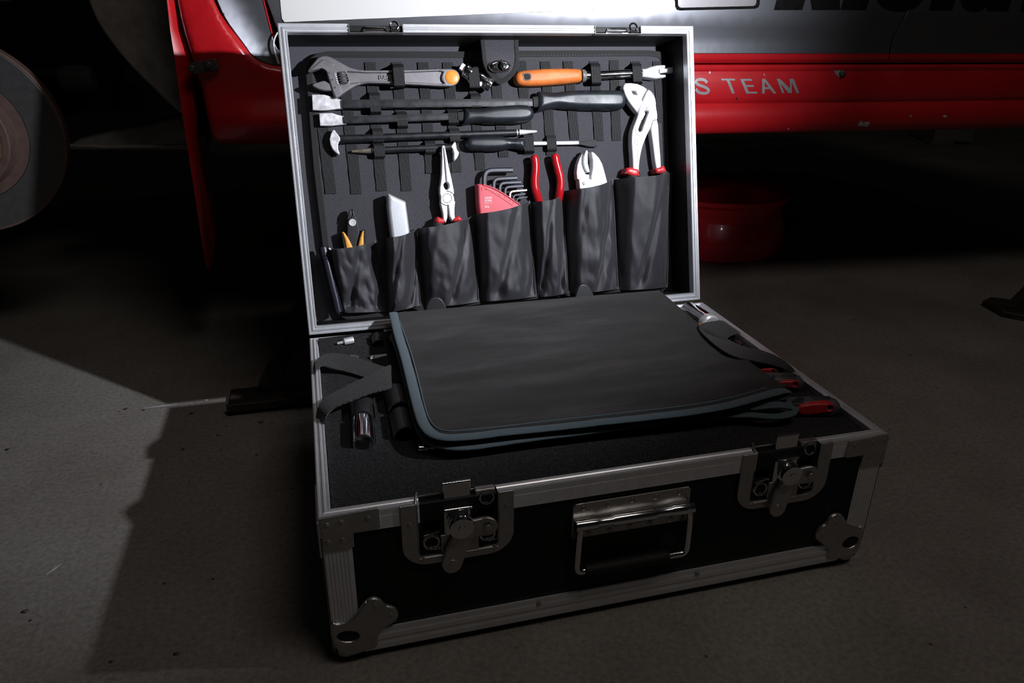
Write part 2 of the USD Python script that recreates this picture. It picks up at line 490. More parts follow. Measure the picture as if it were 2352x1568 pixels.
# the concrete: blotches, pitting and grit, all of it colour and relief of the floor itself
M['floor'] = usdkit.material(stage, '/World/Looks/concrete_floor', {
    'g': ('geometry', {}),
    'n1': ('noise_texture', dict(scale=3.2, detail=8.0, roughness=0.62)),
    'r1': ('rgb_ramp', {'ramp': [(0.28, (0.178, 0.16, 0.14)), (0.5, (0.244, 0.224, 0.203)), (0.74, (0.315, 0.298, 0.276))]}),
    'n2': ('noise_texture', dict(scale=150.0, detail=4.0, roughness=0.7)),
    'r2': ('rgb_ramp', {'ramp': [(0.3, (0.70, 0.70, 0.70)), (0.62, (1.12, 1.12, 1.12))]}),
    'mu': ('mix_color', dict(blend_type='multiply', fac=1.0, use_clamp_result=False)),
    'v': ('voronoi_texture', dict(scale=23.0, randomness=1.0)),
    'r3': ('rgb_ramp', {'ramp': [(0.035, (0.25, 0.22, 0.2)), (0.06, (1, 1, 1))]}),
    'mu2': ('mix_color', dict(blend_type='multiply', fac=0.8)),
    'v2': ('voronoi_texture', dict(scale=7.0, randomness=1.0)),
    'r4': ('rgb_ramp', {'ramp': [(0.012, (0.16, 0.14, 0.12)), (0.022, (0, 0, 0))]}),
    'ad': ('mix_color', dict(blend_type='add', fac=0.6)),
    'b': ('bump', dict(strength=0.35, distance=0.0015)),
    'p': ('principled_bsdf', dict(roughness=0.72, specular_ior_level=0.35)),
}, [('g.position', 'n1.vector'), ('g.position', 'n2.vector'), ('g.position', 'v.vector'), ('g.position', 'v2.vector'), ('n1.fac', 'r1.fac'), ('n2.fac', 'r2.fac'), ('r1.color', 'mu.a'), ('r2.color', 'mu.b'),
    ('v.distance', 'r3.fac'), ('mu.result', 'mu2.a'), ('r3.color', 'mu2.b'), ('v2.distance', 'r4.fac'), ('mu2.result', 'ad.a'), ('r4.color', 'ad.b'), ('ad.result', 'p.base_color'), ('n2.fac', 'b.height'), ('b.normal', 'p.normal')], surface='p.BSDF')
M['wall'] = mat('dark_garage_wall', (0.10, 0.10, 0.10), 0.8, vary=0.2, scale=3)
# ---------------------------------------------------------------- the setting
solid('floor', 'stained grey brown concrete garage floor', 'floor', trimesh.creation.box(bounds=[(-4, -4, -0.1), (5, 5, 0)]), M['floor'], kind='structure', smooth=0)
solid('wall_back', 'dark garage wall far behind the car', 'wall', trimesh.creation.box(bounds=[(-4, 5, -0.1), (5, 5.15, 2.6)]), M['wall'], kind='structure', smooth=0)

def grid_panel(fr, poly, th, cfun, r=0.003, grid=0.02, step=0.006, rz=None):
    """a body panel: the outline, th thick, bent by cfun(a, b)"""
    g = puff(poly, -th, 0, r, step, rz)
    v = np.array(g.vertices)
    top = puff_grid(poly, r, grid)
    if len(top):
        rz_ = min(r, th) if rz is None else rz
        P = []
        for t in np.linspace(0, math.pi / 2, 4):
            q = poly.buffer(-r * (1 - math.cos(t)), join_style=1) if t else poly
            for x in ring_pts(q, step):
                P.append(np.c_[x, np.full(len(x), -rz_ + rz_ * math.sin(t))])
        P.append(np.c_[top, np.zeros(len(top))])
        P = np.vstack(P)
        _, i = np.unique(np.round(P[:, :2] / (step * 0.05)), axis=0, return_index=True)
        P = P[i]
        tri = Delaunay(P[:, :2]).simplices
        c = P[tri][:, :, :2].mean(1)
        tri = tri[shapely.contains_xy(poly, c[:, 0], c[:, 1])]
        a, b, d = P[tri[:, 0]], P[tri[:, 1]], P[tri[:, 2]]
        ar = (b[:, 0] - a[:, 0]) * (d[:, 1] - a[:, 1]) - (b[:, 1] - a[:, 1]) * (d[:, 0] - a[:, 0])
        tri = np.where(ar[:, None] > 0, tri, tri[:, ::-1])
        ms = [T(P, tri), T(np.c_[P[:, :2], np.full(len(P), -th)], tri[:, ::-1])]
        for x in ring_pts(poly, step):
            k = len(x)
            j = np.arange(k)
            jn = (j + 1) % k
            ms.append(T(np.vstack([np.c_[x, np.full(k, -rz_)], np.c_[x, np.full(k, -th)]]), np.vstack([np.c_[j, j + k, jn], np.c_[jn, j + k, jn + k]])))
        g = cat(ms)
        v = np.array(g.vertices)
    v[:, 2] += cfun(v[:, 0], v[:, 1])
    return fm(fr, T(v, g.faces))

def puff_grid(poly, r, s):
    q = poly.buffer(-r * 1.2)
    if q.is_empty:
        return np.zeros((0, 2))
    x0, y0, x1, y1 = q.bounds
    X, Y = np.meshgrid(np.arange(x0, x1, s), np.arange(y0, y1, s))
    p = np.c_[X.ravel(), Y.ravel()]
    return p[shapely.contains_xy(q, p[:, 0], p[:, 1])]

def extrude_s(fr, prof, s0, s1, n=24, wob=0.0):
    """a section (c, b) drawn along a of the frame"""
    prof = np.asarray(prof, float)
    k = len(prof)
    ss = np.linspace(s0, s1, n)
    v = np.vstack([np.c_[np.full(k, s), prof[:, 1], prof[:, 0]] for s in ss])
    i, j = np.meshgrid(np.arange(n - 1), np.arange(k), indexing='ij')
    jn = (j + 1) % k
    q = np.stack([i * k + j, (i + 1) * k + j, (i + 1) * k + jn, i * k + jn], -1).reshape(-1, 4)
    f = np.vstack([q[:, [0, 1, 2]], q[:, [0, 2, 3]]])
    cap = trimesh.creation.triangulate_polygon(Polygon(prof), engine='earcut')
    # cap vertices follow the profile
    cv, cf = cap
    idx = [int(np.argmin(np.linalg.norm(prof - p, axis=1))) for p in cv]
    cf = np.array(idx)[cf]
    me = T(v, np.vstack([f, cf, cf[:, ::-1] + (n - 1) * k]))
    trimesh.repair.fix_normals(me)
    return fm(fr, me)

# ---------------------------------------------------------------- the car behind the case
car = thing('race_car', 'red and silver rally car standing raised behind the tool case, its wheels taken off', 'car', (-0.17, 0.80, 0))
DPROF = np.array([(0.5300, 0.000), (0.5312, 0.006), (0.536, 0.0100), (0.547, 0.0118), (0.556, 0.0110), (0.565, 0.0104), (0.574, 0.0108), (0.584, 0.0124), (0.596, 0.0146), (0.606, 0.0157), (0.616, 0.0159), (0.63, 0.0153), (0.67, 0.012), (0.75, 0.002), (0.85, -0.02), (1.05, -0.08)])
def door_c(a, b):
    return np.interp(b, DPROF[:, 0], DPROF[:, 1])

def cp(x, y, h=0.012):
    return CAR.at(x, y, h)
gl = np.array([cp(645, 152), cp(637, 70), cp(611, 2)])            # the door's front edge
gl = np.vstack([gl, gl[-1] + [-0.09, 0.35]])
gr = np.array([cp(2041, 148), cp(2048, 95), cp(2058, 70), cp(2073, 40), cp(2088, 15)])
gr = np.vstack([gr, gr[-1] + [0.16, 0.35]])
ztop, zr = 0.97, 0.5475
def edge_a(line, z):
    return np.interp(z, line[:, 1], line[:, 0])
def strip_poly(l, r, z0, z1, off=0.0):
    zz = np.linspace(z0, z1, 14)
    return poly_of([(edge_a(l, z) + off, z) if l is not None else (LEFTS, z) for z in zz] + [(edge_a(r, z) - off, z) if r is not None else (2.3, z) for z in zz[::-1]])
part(car, 'door', grid_panel(CAR, strip_poly(gl, gr, zr, ztop, 0.0012), 0.012, door_c, 0.0012, 0.014), M['paint_silver'], label='silver upper door skin')
part(car, 'door_band', grid_panel(CAR, strip_poly(gl, gr, 0.5300, zr - 0.0001, 0.0012), 0.012, door_c, 0.0006, 0.0042, 0.004), M['paint_red'], label='red band along the foot of the door')
part(car, 'rear_panel', grid_panel(CAR, strip_poly(gr, None, zr, ztop, 0.0012), 0.012, door_c, 0.0012, 0.014), M['paint_silver'], label='silver panel behind the door')
part(car, 'rear_band', grid_panel(CAR, strip_poly(gr, None, 0.5300, zr - 0.0001, 0.0012), 0.012, door_c, 0.0006, 0.0042, 0.004), M['paint_red'], label='red band behind the door')
part(car, 'body_shell', [cbox(CAR, (0.14, 2.3), (0.41, 1.0), (-0.06, -0.02), 0.002), cbox(CAR, (0.035, 0.2), (0.48, 1.0), (-0.06, -0.02), 0.002)], M['seam'], label='black inner body behind the panel gaps')
SILL = [(-0.03, 0.398), (-0.012, 0.3995), (-0.003, 0.4025), (0.003, 0.408), (0.008, 0.417), (0.0105, 0.427), (0.0105, 0.437), (0.0085, 0.446), (0.0035, 0.4535), (0.0012, 0.4565), (0.0015, 0.459), (0.0048, 0.4625), (0.0068, 0.470), (0.0078, 0.482), (0.0078, 0.495), (0.0065, 0.506), (0.004, 0.514), (0.0038, 0.516), (0.006, 0.5195), (0.0062, 0.523), (0.003, 0.5275), (-0.006, 0.5288), (-0.03, 0.5288)]
part(car, 'sill', extrude_s(CAR, SILL, 0.20, 2.3, 30), M['paint_red'], label='red ribbed sill under the doors')
# front wing: silver flank and red foot behind the wheel arch
border = [(470, -60), (497, -5), (512, 30), (528, 57), (545, 80), (562, 103), (575, 122), (588, 133), (602, 142), (620, 148), (645, 152)]
flank_c = lambda a, b: 0.010 + 0.030 * np.clip((0.122 + (0.62 - b) * 0.5 - a) / 0.08, 0, 2) ** 1.6
g = poly_of(CAR.px(border + [(700, 155), (637, 112), (629, 95), (620, 62), (604, 0), (592, -60)], 0.012))
part(car, 'wing', grid_panel(CAR, g, 0.006, flank_c, 0.0015, 0.010, 0.005), M['paint_silver'], label='bright silver flank of the front wing')
foot = [(396, -60), (403, 0), (418, 62), (432, 105), (441, 135), (460, 205), (474, 268), (485, 318), (500, 331), (560, 333), (640, 332), (760, 332), (760, 158)] + [(x, y) for x, y in border[::-1]]
g = poly_of(CAR.px(foot, 0.012)).buffer(0.0003)
def foot_c(a, b):
    q = 0.012 + 0.020 * np.exp(-((a - 0.10) / 0.09) ** 2 - ((b - 0.56) / 0.06) ** 2) + 0.022 * np.exp(-((b - 0.44) / 0.03) ** 2) * np.clip((a - 0.02) / 0.08, 0, 1)
    return q + 0.0016 * (meshkit.fbm(np.c_[a * 22, b * 22, 0 * a], 3) - 0.5)
part(car, 'wing_foot', grid_panel(CAR, g, 0.05, foot_c, 0.012, 0.008, 0.005, rz=0.016), M['paint_red'], label='dented red foot of the front wing')
part(car, 'gap_edge', tube(smoothpath([CAR.w([*cp(x, y, 0.014), 0.010]) for x, y in ((598, -30), (607, 10), (617, 50), (626, 84))]), 0.0016, 6), M['paint_red'], label='red edge seen in the door gap')
part(car, 'beading', tube(smoothpath([CAR.w([*cp(x, y, 0.02), 0.02]) for x, y in ((638, 74), (630, 88), (628, 104), (632, 122), (640, 146))]), 0.0014, 8), M['paint_white'], label='curved white beading at the foot of the door gap')
# number panel and class panel
part(car, 'number_panel', plate(CAR, [(632, -120), (645, 20), (647, 43), (653, 51), (665, 50.5), (1020, 37), (1385, 22), (1396, 19), (1399, 10), (1398, -120)], 0.006, 0.0169, 0.0006, step=0.01), M['paint_white'], label='large white number panel on the door')
ring_o = [(1546, -130), (1552, 15), (1555, 22), (1562, 24), (1735, 20), (1742, 17), (1745, 10), (1752, -130)]
ring_i = [(1552, -124), (1557.5, 12), (1560, 17), (1565, 18), (1730, 14), (1735, 12), (1737.5, 7), (1744, -124)]
part(car, 'class_panel', plate(CAR, ring_i, 0.006, 0.0167, 0.0004, step=0.006), M['decal_silver'], label='pale class panel on the door')
part(car, 'class_frame', plate(CAR, ring_o, 0.006, 0.0170, 0.0003, step=0.004, holes=[ring_i]), M['decal_black'], label='black rounded frame of the class panel')
for L_ in ([(1778, 23), (1843, 23), (1900, -165), (1835, -165)],
           [(1866, 23), (1930, 22.5), (1929, 0), (1905, -60), (1950, -70), (1960, -120), (1890, -165), (1905, -120), (1855, -60)],
           [(1931.5, 22.5), (1990, 22.5), (2036, -125), (1978, -125)],
           [(2018, -10), (2018, 4), (2026, 14), (2042, 23), (2062, 27), (2080, 26), (2100, 19), (2114, 8), (2124, -6), (2080, -10), (2070, -35), (2085, -75), (2150, -80), (2130, -120), (2080, -128), (2035, -90)],
           [(2135, 23.5), (2188, 23.5), (2245, -165), (2190, -165)],
           [(2209, -20), (2209, 2), (2214, 17), (2226, 26), (2242, 28), (2258, 22), (2270, 12), (2266, 25), (2316, 25), (2340, -60), (2352, -120), (2290, -125), (2240, -90)],
           [(2345, 27), (2400, 26), (2440, -120), (2385, -120)]):
    part(car, 'letter', plate(CAR, L_, 0.006, 0.0168, 0.0002, step=0.008), M['decal_black'], label='foot of a large black slanted letter')
TEAM = [([(1656, 180.5), (1688, 180.5), (1689, 185), (1676, 185), (1688, 215), (1681, 215), (1669, 185), (1658, 185)], []),
        ([(1700, 181), (1726, 181), (1728, 185.5), (1709, 185.5), (1713, 195), (1731, 195), (1732, 199.5), (1715, 199.5), (1719.5, 210.5), (1739, 210.5), (1740, 215), (1714, 215)], []),
        ([(1750, 215), (1750.5, 181), (1758, 181), (1784, 215), (1777, 215), (1768, 204.5), (1757, 204.5), (1756, 215)], [[(1756.5, 200), (1764.5, 200), (1756.5, 188)]]),
        ([(1784, 181), (1791.5, 181), (1814.5, 203), (1814, 181), (1823, 181), (1836, 214), (1829, 214), (1818, 188), (1819, 214), (1811, 214), (1793.5, 193), (1802, 214), (1796, 214)], [])]
sill_c = lambda a, b: np.interp(b, [0.4625, 0.470, 0.482, 0.495, 0.506, 0.514, 0.516], [0.0048, 0.0068, 0.0078, 0.0078, 0.0065, 0.004, 0.0038])
def decal(fr, g, cfun, th=0.0006, step=0.004):
    return grid_panel(fr, g, 0.0016, lambda a, b: cfun(a, b) + th, 0.0001, 0.006, step)
for o_, h_ in TEAM:
    g = poly_of(CAR.px(o_, 0.008))
    for q in h_:
        g = g.difference(poly_of(CAR.px(q, 0.008)))
    part(car, 'letter', decal(CAR, g, sill_c), M['decal_silver'], label='silver back-slanted capital on the red sill')
g = shapely.LineString(CAR.px(smoothpath([(1624, 190), (1620, 184), (1609, 181.5), (1600, 184), (1598, 190), (1604, 195), (1614, 198), (1625, 203), (1628.5, 209), (1624, 214), (1613, 214.5), (1604, 212), (1598, 205)], 2), 0.008)).buffer(0.0026, cap_style=2)
part(car, 'letter', decal(CAR, g, sill_c), M['decal_silver'], label='silver capital S beside the case lid')
scar = lambda pts: poly_of(CAR.px(chaikin(pts, 1), 0.008))
allc = lambda a, b: np.interp(b, [q[1] for q in SILL[2:-2]], [q[0] for q in SILL[2:-2]])
part(car, 'paint_chip', decal(CAR, scar([(1916, 160), (1924, 163), (1930, 160), (1938, 163), (1942, 172), (1936, 180), (1928, 177), (1922, 172)]), allc), M['liner'], label='bare metal scar round the sill screw')
part(car, 'sill_screw', [dome(CAR.at3(1935, 170, 0.006), CAR.m[:, 2], 0.0075, 0.004), lathe(CAR.at3(1935, 170, 0.008), CAR.at3(1935, 170, 0.0125), [(0, 0.004), (1, 0.0036)], 6)], M['bracket'], label='dark screw in the sill')
for pts in ([(1970, 289), (1974, 279), (1980, 278), (1982, 284), (1988, 279), (1992, 281), (1995, 278), (1998, 286), (1992, 293), (1986, 289), (1980, 291)], [(1630, 166), (1633, 163), (1635, 166), (1633, 170), (1630, 170)], [(1811, 297), (1815, 295.5), (1816, 298), (1812, 299)], [(2086, 266), (2092, 263), (2091, 269)], [(2162, 266), (2170, 263), (2174, 267), (2166, 270)], [(1755, 172), (1757, 168), (1758, 175)], [(1690, 228), (1694, 221), (1694, 230)]):
    part(car, 'paint_chip', decal(CAR, scar(pts), allc, step=0.002), M['chip'] if pts[0][0] != 1690 else M['seam'], label='pale chip in the red paint' if pts[0][0] != 1690 else 'dark nick in the red paint')
# mud flap
rows = [(-90, 374, 388, 389), (0, 383, 400, 401), (70, 391, 414, 415), (128, 400, 438, 441), (140, 402, 440, 445), (200, 410, 442, 456), (270, 420, 447, 468), (330, 429, 447, 480), (400, 440, 456, 488), (500, 455, 467, 497), (570, 466, 474, 493), (600, 471, 477, 487), (617, 475.5, 479, 480.5)]
v = []
for y, a_, b_, d_ in rows:
    A, B = on_y(a_, y, 0.785), on_y(b_, y, 0.795)
    d = ray(d_, y)
    t = (B[0] - CAM[0]) / d[0] if abs(d_ - b_) > 2 else (0.80 - CAM[1]) / d[1]
    D_ = CAM + d * t
    if D_[1] > 1.0 or D_[1] < B[1]:
        D_ = CAM + d * (0.84 - CAM[1]) / d[1]
    E_ = A + [0, D_[1] - A[1], 0]
    v += [A, B, D_, E_ + [0.002, 0, 0]]
k = len(rows)
f = []
for i in range(k - 1):
    for j in range(4):
        a, b = i * 4 + j, i * 4 + (j + 1) % 4
        f += [(a, a + 4, b + 4), (a, b + 4, b)]
f += [(0, 1, 2), (0, 2, 3), (4 * k - 4, 4 * k - 2, 4 * k - 3), (4 * k - 4, 4 * k - 1, 4 * k - 2)]
me = T(v, f)
trimesh.repair.fix_normals(me)
part(car, 'mud_flap', me, M['paint_red'], label='tall thin red flap hanging behind the wheel arch', smooth=25)
br = part(car, 'flap_bracket', plate(CAR, [(434, 152), (438, 145), (446, 142), (494, 134.5), (497, 138), (503, 159), (447, 172), (440, 168)], 0.020, 0.034, 0.002), M['bracket'], label='dark steel bracket holding the flap')
for x, y in ((478, 150), (440, 158)):
    part(br, 'bolt', [dome(CAR.at3(x, y, 0.034), CAR.m[:, 2], 0.006, 0.003), lathe(CAR.at3(x, y, 0.034), CAR.at3(x, y, 0.039), [(0, 0.0042), (1, 0.0040)], 6)], M['bracket'])
# inside the arch
arch = Frame((-0.4, 1.06, 0.0), (1, 0, 0), (0, 0, 1), (0, -1, 0))
g = poly_of(arch.px(chaikin([(150, -150), (196, -10), (218, 45), (240, 80), (285, 138), (335, 187), (385, 236), (425, 268), (470, 290), (470, -150)], 1)))
part(car, 'arch_liner', grid_panel(arch, g, 0.012, lambda a, b: -0.12 * np.clip(0.30 - (a + 0.02), 0, 1) ** 2, 0.006, 0.025, 0.01), M['liner'], label='dull grey inner wall of the wheel arch')
part(car, 'suspension_arm', [plate(arch, [(150, 345), (170, 326), (260, 300), (425, 262), (470, 262), (470, 345)], -0.25, -0.20, 0.01, step=0.01), tube([arch.at3(x, y, -0.12) for x, y in ((160, 333), (240, 337), (330, 336), (445, 333))], 0.0035, 8)], M['liner'], label='grey suspension arm with a rolled lip')
part(car, 'strut', [tube([arch.at3(x, y, -0.3) for x, y in ((270, -120), (262, 60), (240, 240))], 0.03, 16), lathe(arch.at3(140, 185, -0.02), arch.at3(215, 180, -0.02), [(0, 0.02), (0.2, 0.026), (0.8, 0.026), (1, 0.02)], 16)], M['under'], label='black spring strut inside the arch', kind='stuff')
part(car, 'added_light_blocker', trimesh.creation.box(bounds=[(-0.150, 0.835, 0.40), (-0.143, 1.35, 1.2)]), M['under'], smooth=0)  # added panel, blocks the lamp from the arch liner
part(car, 'underbody', [trimesh.creation.box(bounds=[(-0.15, 0.86, 0.42), (2.3, 2.35, 0.50)]), trimesh.creation.box(bounds=[(-1.6, 1.25, 0.50), (-0.10, 2.35, 1.2)]), lathe((-0.6, 1.05, 0.40), (-0.6, 1.9, 0.40), [(0, 0.05), (1, 0.05)], 16)], M['under'], label='black underside of the car', smooth=0)  # unseen underside, plain slabs placed to keep light off the floor behind
# brake disc
DC, DY = np.array([-0.568, 0.95, 0.405]), np.array([0, -1.0, 0])
def dl(prof, n=72):
    return lathe(DC + [0, 0.04, 0], DC + [0, -0.06, 0], [((0.04 - y) / 0.1, r) for y, r in prof], n)
dsc = part(car, 'brake_disc', dl([(0.024, 0.0001), (0.024, 0.167), (0.0015, 0.1675), (0, 0.1655), (0, 0.1125), (0.0005, 0.112), (0.0005, 0.0001)]), M['disc'], label='bare iron brake disc at the left edge', smooth=25)
part(dsc, 'disc_edge', dl([(0.024, 0.1665), (0.024, 0.1705), (0.0020, 0.1705), (0.0005, 0.1685), (0.0005, 0.1665)]), M['disc_rust'], label='rust brown rim of the disc', smooth=25)
part(dsc, 'disc_shoulder', dl([(0.002, 0.0935), (0.002, 0.1117), (-0.0012, 0.1113), (-0.0016, 0.0950), (-0.012, 0.0925), (-0.033, 0.0915), (-0.036, 0.0893), (-0.036, 0.080), (0, 0.07)]), M['disc_rust'], label='purple brown shoulder of the hub', smooth=25)
part(car, 'hub', dl([(0, 0.0001), (0, 0.0805), (-0.0352, 0.0805), (-0.0352, 0.03), (-0.045, 0.029), (-0.046, 0.0001)]), M['hub_rust'], label='rusty wheel hub', smooth=25)
for k in range(5):
    a = math.radians(12 + 72 * k)
    c = DC + [0.052 * math.cos(a), -0.0352, 0.052 * math.sin(a) - 0.004]
    part(car, 'wheel_stud', lathe(c, c + [0, -0.022, 0], [(0, 0.0075), (0.55, 0.0075), (0.6, 0.006), (0.95, 0.006), (1, 0.004)], 14), M['steel_plate'])

# ---------------------------------------------------------------- what stands under and behind the car
def jack_stand(label, base, legs, at):
    t = thing('jack_stand', label, 'jack stand', at)
    part(t, 'foot', base, M['stand'])
    for q in legs:
        part(t, 'leg', q, M['stand'])
    return t
A = on_z(520, 955, 0)
B = on_z(525, 903, 0.012)
lx0, ly0, ly1 = A[0] + 0.002, A[1] - 0.002, 0.652
foot_m = [cbox(WORLD, (lx0, 0.30), (ly0, ly1), (0, 0.007), 0.001), cbox(WORLD, (lx0, 0.30), (ly0, ly0 + 0.007), (0, 0.020), 0.001), tube([(lx0 + 0.10, ly0 + 0.03, 0.008), (lx0 + 0.16, ly0 + 0.031, 0.008)], 0.004, 8)]
L0, L1 = on_z(613, 893, 0.008), on_y(725, 640, 0.690)
dirn = nrm(L1 - L0)
L2 = L0 + dirn * ((0.375 - L0[2]) / dirn[2])
L3 = np.array([2 * L2[0] + 0.02 - L0[0], L0[1], 0.008])
leg = lambda p, q: lathe(p, q, [(0, 0.021), (1, 0.021)], 4, up=(0, 1, 0), rot=math.pi / 4)
js = jack_stand('black steel stand behind the left of the case, rusty flat foot and slanting leg', foot_m, [leg(L0, L2), leg(L3, L2 + [0.02, 0, 0])], (lx0, ly0, 0))
part(js, 'saddle', cbox(WORLD, (L2[0] - 0.03, L2[0] + 0.05), (L2[1] - 0.03, L2[1] + 0.03), (0.37, 0.398), 0.003), M['stand'])
g = poly_of([tuple(on_z(x, y, 0.0)[:2]) for x, y in ((2254, 702), (2274, 694), (2330, 702), (2440, 722), (2480, 752), (2352, 738), (2300, 728))])
q0 = on_z(2318, 712, 0.01)
q1 = on_y(2420, 610, q0[1] + 0.06)
js2 = jack_stand('black steel stand at the right edge of the floor', fm(WORLD, puff(g, 0, 0.014, 0.002, 0.006)), [lathe(q0, q0 + (q1 - q0) * 2.1, [(0, 0.014), (1, 0.014)], 4, up=(0, 1, 0), rot=math.pi / 4), lathe(q0 + [0.05, 0, 0], q0 + (q1 - q0) * 2.1 + [0.03, 0, 0], [(0, 0.004), (1, 0.004)], 4)], (q0[0], q0[1], 0))
WR = np.array([1.135, 1.300, 0.0])
wr = thing('wheel_rim', 'glossy dark red wheel rim lying flat on the floor under the car', 'wheel', WR)
Rr = 0.205
part(wr, 'barrel', lathe(WR, WR + [0, 0, 0.165], [(0, 0.15), (0, Rr - 0.012), (0.05, Rr - 0.004), (0.25, Rr), (0.45, Rr - 0.006), (0.62, Rr - 0.018), (0.68, Rr - 0.021), (0.74, Rr - 0.018), (0.88, Rr - 0.014), (0.93, Rr - 0.004), (1.0, Rr - 0.002), (1.0, Rr - 0.012), (0.9, Rr - 0.03), (0.3, Rr - 0.03), (0.3, 0.05)], 72), M['rim_red'], label='dark red barrel with a flared lip')
part(wr, 'wheel_centre', lathe(WR + [0, 0, 0.03], WR + [0, 0, 0.06], [(0, 0.18), (0.3, 0.178), (1, 0.07), (1, 0.035), (0, 0.03)], 40), M['rim_red'])
b0 = on_z(2142, 331, 0)
ux = nrm(on_z(2232, 332, 0) - b0)
bf = Frame(b0, ux, (0, 0, 1), np.cross(ux, (0, 0, 1)))
bx = thing('metal_box', 'grey metal box far behind on the floor under the car', 'box', b0)
bw = np.linalg.norm(on_z(2232, 332, 0) - b0)
part(bx, 'body', cbox(bf, (0, bw), (0.012, 0.16), (-0.25, 0), 0.004), M['box_grey'])
part(bx, 'foot_rail', cbox(bf, (-0.01, bw * 0.5), (0, 0.014), (-0.1, 0.01), 0.003), M['box_grey'])

# ---------------------------------------------------------------- the case
case = thing('tool_case', 'open black flight case with aluminium edges, steel corners and butterfly latches', 'tool case', (0, 0, 0))
FZ = 0.1755                                             # top of the foam
part(case, 'base_shell', [cbox(WORLD, (0.001, CW - 0.001), (0.001, 0.009), (0.012, CH - 0.003)), cbox(WORLD, (0.001, CW - 0.001), (CD - 0.009, CD - 0.001), (0.012, CH - 0.003)),
                          cbox(WORLD, (0.001, 0.009), (0.009, CD - 0.009), (0.012, CH - 0.003)), cbox(WORLD, (CW - 0.009, CW - 0.001), (0.009, CD - 0.009), (0.012, CH - 0.003)), cbox(WORLD, (0.001, CW - 0.001), (0.001, CD - 0.001), (0.010, 0.020))], M['laminate'], label='black laminated base')
LD = -0.090
part(case, 'lid_shell', [cbox(LID, (0.001, CW - 0.001), (0.001, LLEN - 0.001), (LD, LD + 0.007)), cbox(LID, (0.001, 0.009), (0.001, LLEN - 0.001), (LD, -0.003)), cbox(LID, (CW - 0.009, CW - 0.001), (0.001, LLEN - 0.001), (LD, -0.003)),
                         cbox(LID, (0.001, CW - 0.001), (0.001, 0.009), (LD, -0.003)), cbox(LID, (0.001, CW - 0.001), (LLEN - 0.009, LLEN - 0.001), (LD, -0.003))], M['laminate'], label='black laminated lid')
part(case, 'lid_lining', [cbox(LID, (0.009, CW - 0.009), (0.009, LLEN - 0.009), (LD + 0.007, LD + 0.010))], M['lining'], label='charcoal lining of the lid', smooth=0)
part(case, 'lid_side_lining', [cbox(LID, (0.009, CW - 0.009), (0.009, 0.0102), (LD + 0.01, -0.014)), cbox(LID, (0.009, 0.0102), (0.0102, LLEN - 0.009), (LD + 0.01, -0.014)),
                          cbox(LID, (CW - 0.0102, CW - 0.009), (0.0102, LLEN - 0.009), (LD + 0.01, -0.014)), cbox(LID, (0.009, CW - 0.009), (LLEN - 0.0102, LLEN - 0.009), (LD + 0.01, -0.014))], M['laminate'], label='lid side lining, blackened for the shade on it', smooth=0)  # same lining as the back, shade on the walls put in as black

RP = [(0.004, -0.024), (0.0, -0.024), (-0.0013, -0.0232)]
for i in range(9):
    h = -0.0225 + 0.0016 * i
    RP += [(-0.0013, h), (-0.0013, h + 0.0008), (-0.0008, h + 0.001), (-0.0008, h + 0.0014)]
RP += [(-0.0013, -0.0075), (-0.0013, -0.0016), (-0.0006, -0.0004), (0.0006, 0.0), (0.0018, -0.0002), (0.0023, -0.0016), (0.0031, -0.0016), (0.0036, -0.0003), (0.0048, 0.0006), (0.0064, 0.0006), (0.0072, -0.0004), (0.0076, -0.0013), (0.0084, -0.0013), (0.0089, -0.0002), (0.0100, -0.0001), (0.0108, -0.0010), (0.0108, -0.014), (0.004, -0.014)]
RP = np.array(RP)
def rim(fr, p0, d, inw, s0, s1, m0, m1, prof=RP):
    """rim extrusion: from s0 to s1 along d, mitred where m = 1"""
    d, inw = np.array([*d, 0.0]), np.array([*inw, 0.0])
    v = []
    for s, mm, sg in ((s0, m0, 1), (s1, m1, -1)):
        for dd, h in prof:
            v.append(np.array([*p0, 0.0]) + d * (s + sg * mm * (dd + 0.00008)) + inw * dd + [0, 0, h])
    k = len(prof)
    j = np.arange(k)
    jn = (j + 1) % k
    cv, cf = trimesh.creation.triangulate_polygon(Polygon(prof).buffer(0), engine='earcut')
    idx = np.array([int(np.argmin(np.linalg.norm(prof - q, axis=1))) for q in cv])
    f = np.vstack([np.c_[j, jn, jn + k], np.c_[j, jn + k, j + k], idx[cf], idx[cf][:, ::-1] + k])
    me = T(v, f)
    trimesh.repair.fix_normals(me)
    return fm(fr, me)
BASE = Frame((0, 0, CH), (1, 0, 0), (0, 1, 0), (0, 0, 1))
NL, NR = (0.0925, 0.1695), (0.4565, 0.5335)            # the latches' cut-outs
for s0, s1, m0, m1 in ((0, NL[0], 1, 0), (NL[1], NR[0], 0, 0), (NR[1], CW, 0, 1)):
    part(case, 'base_rim', rim(BASE, (0, 0), (1, 0), (0, 1), s0, s1, m0, m1), M['alum'], smooth=30)
    part(case, 'lid_rim', rim(LID, (0, LLEN), (1, 0), (0, -1), s0, s1, m0, m1), M['alum'], smooth=30)
part(case, 'base_rim', rim(BASE, (0, 0), (0, 1), (1, 0), 0, CD, 1, 1), M['alum'], smooth=30)
part(case, 'base_rim', rim(BASE, (CW, 0), (0, 1), (-1, 0), 0, CD, 1, 1), M['alum'], smooth=30)
part(case, 'base_rim', rim(BASE, (0, CD), (1, 0), (0, -1), 0, CW, 1, 1), M['alum'], smooth=30)
part(case, 'lid_rim', rim(LID, (0, 0), (0, 1), (1, 0), 0, LLEN, 1, 1), M['alum'], smooth=30)
part(case, 'lid_rim', rim(LID, (CW, 0), (0, 1), (-1, 0), 0, LLEN, 1, 1), M['alum'], smooth=30)
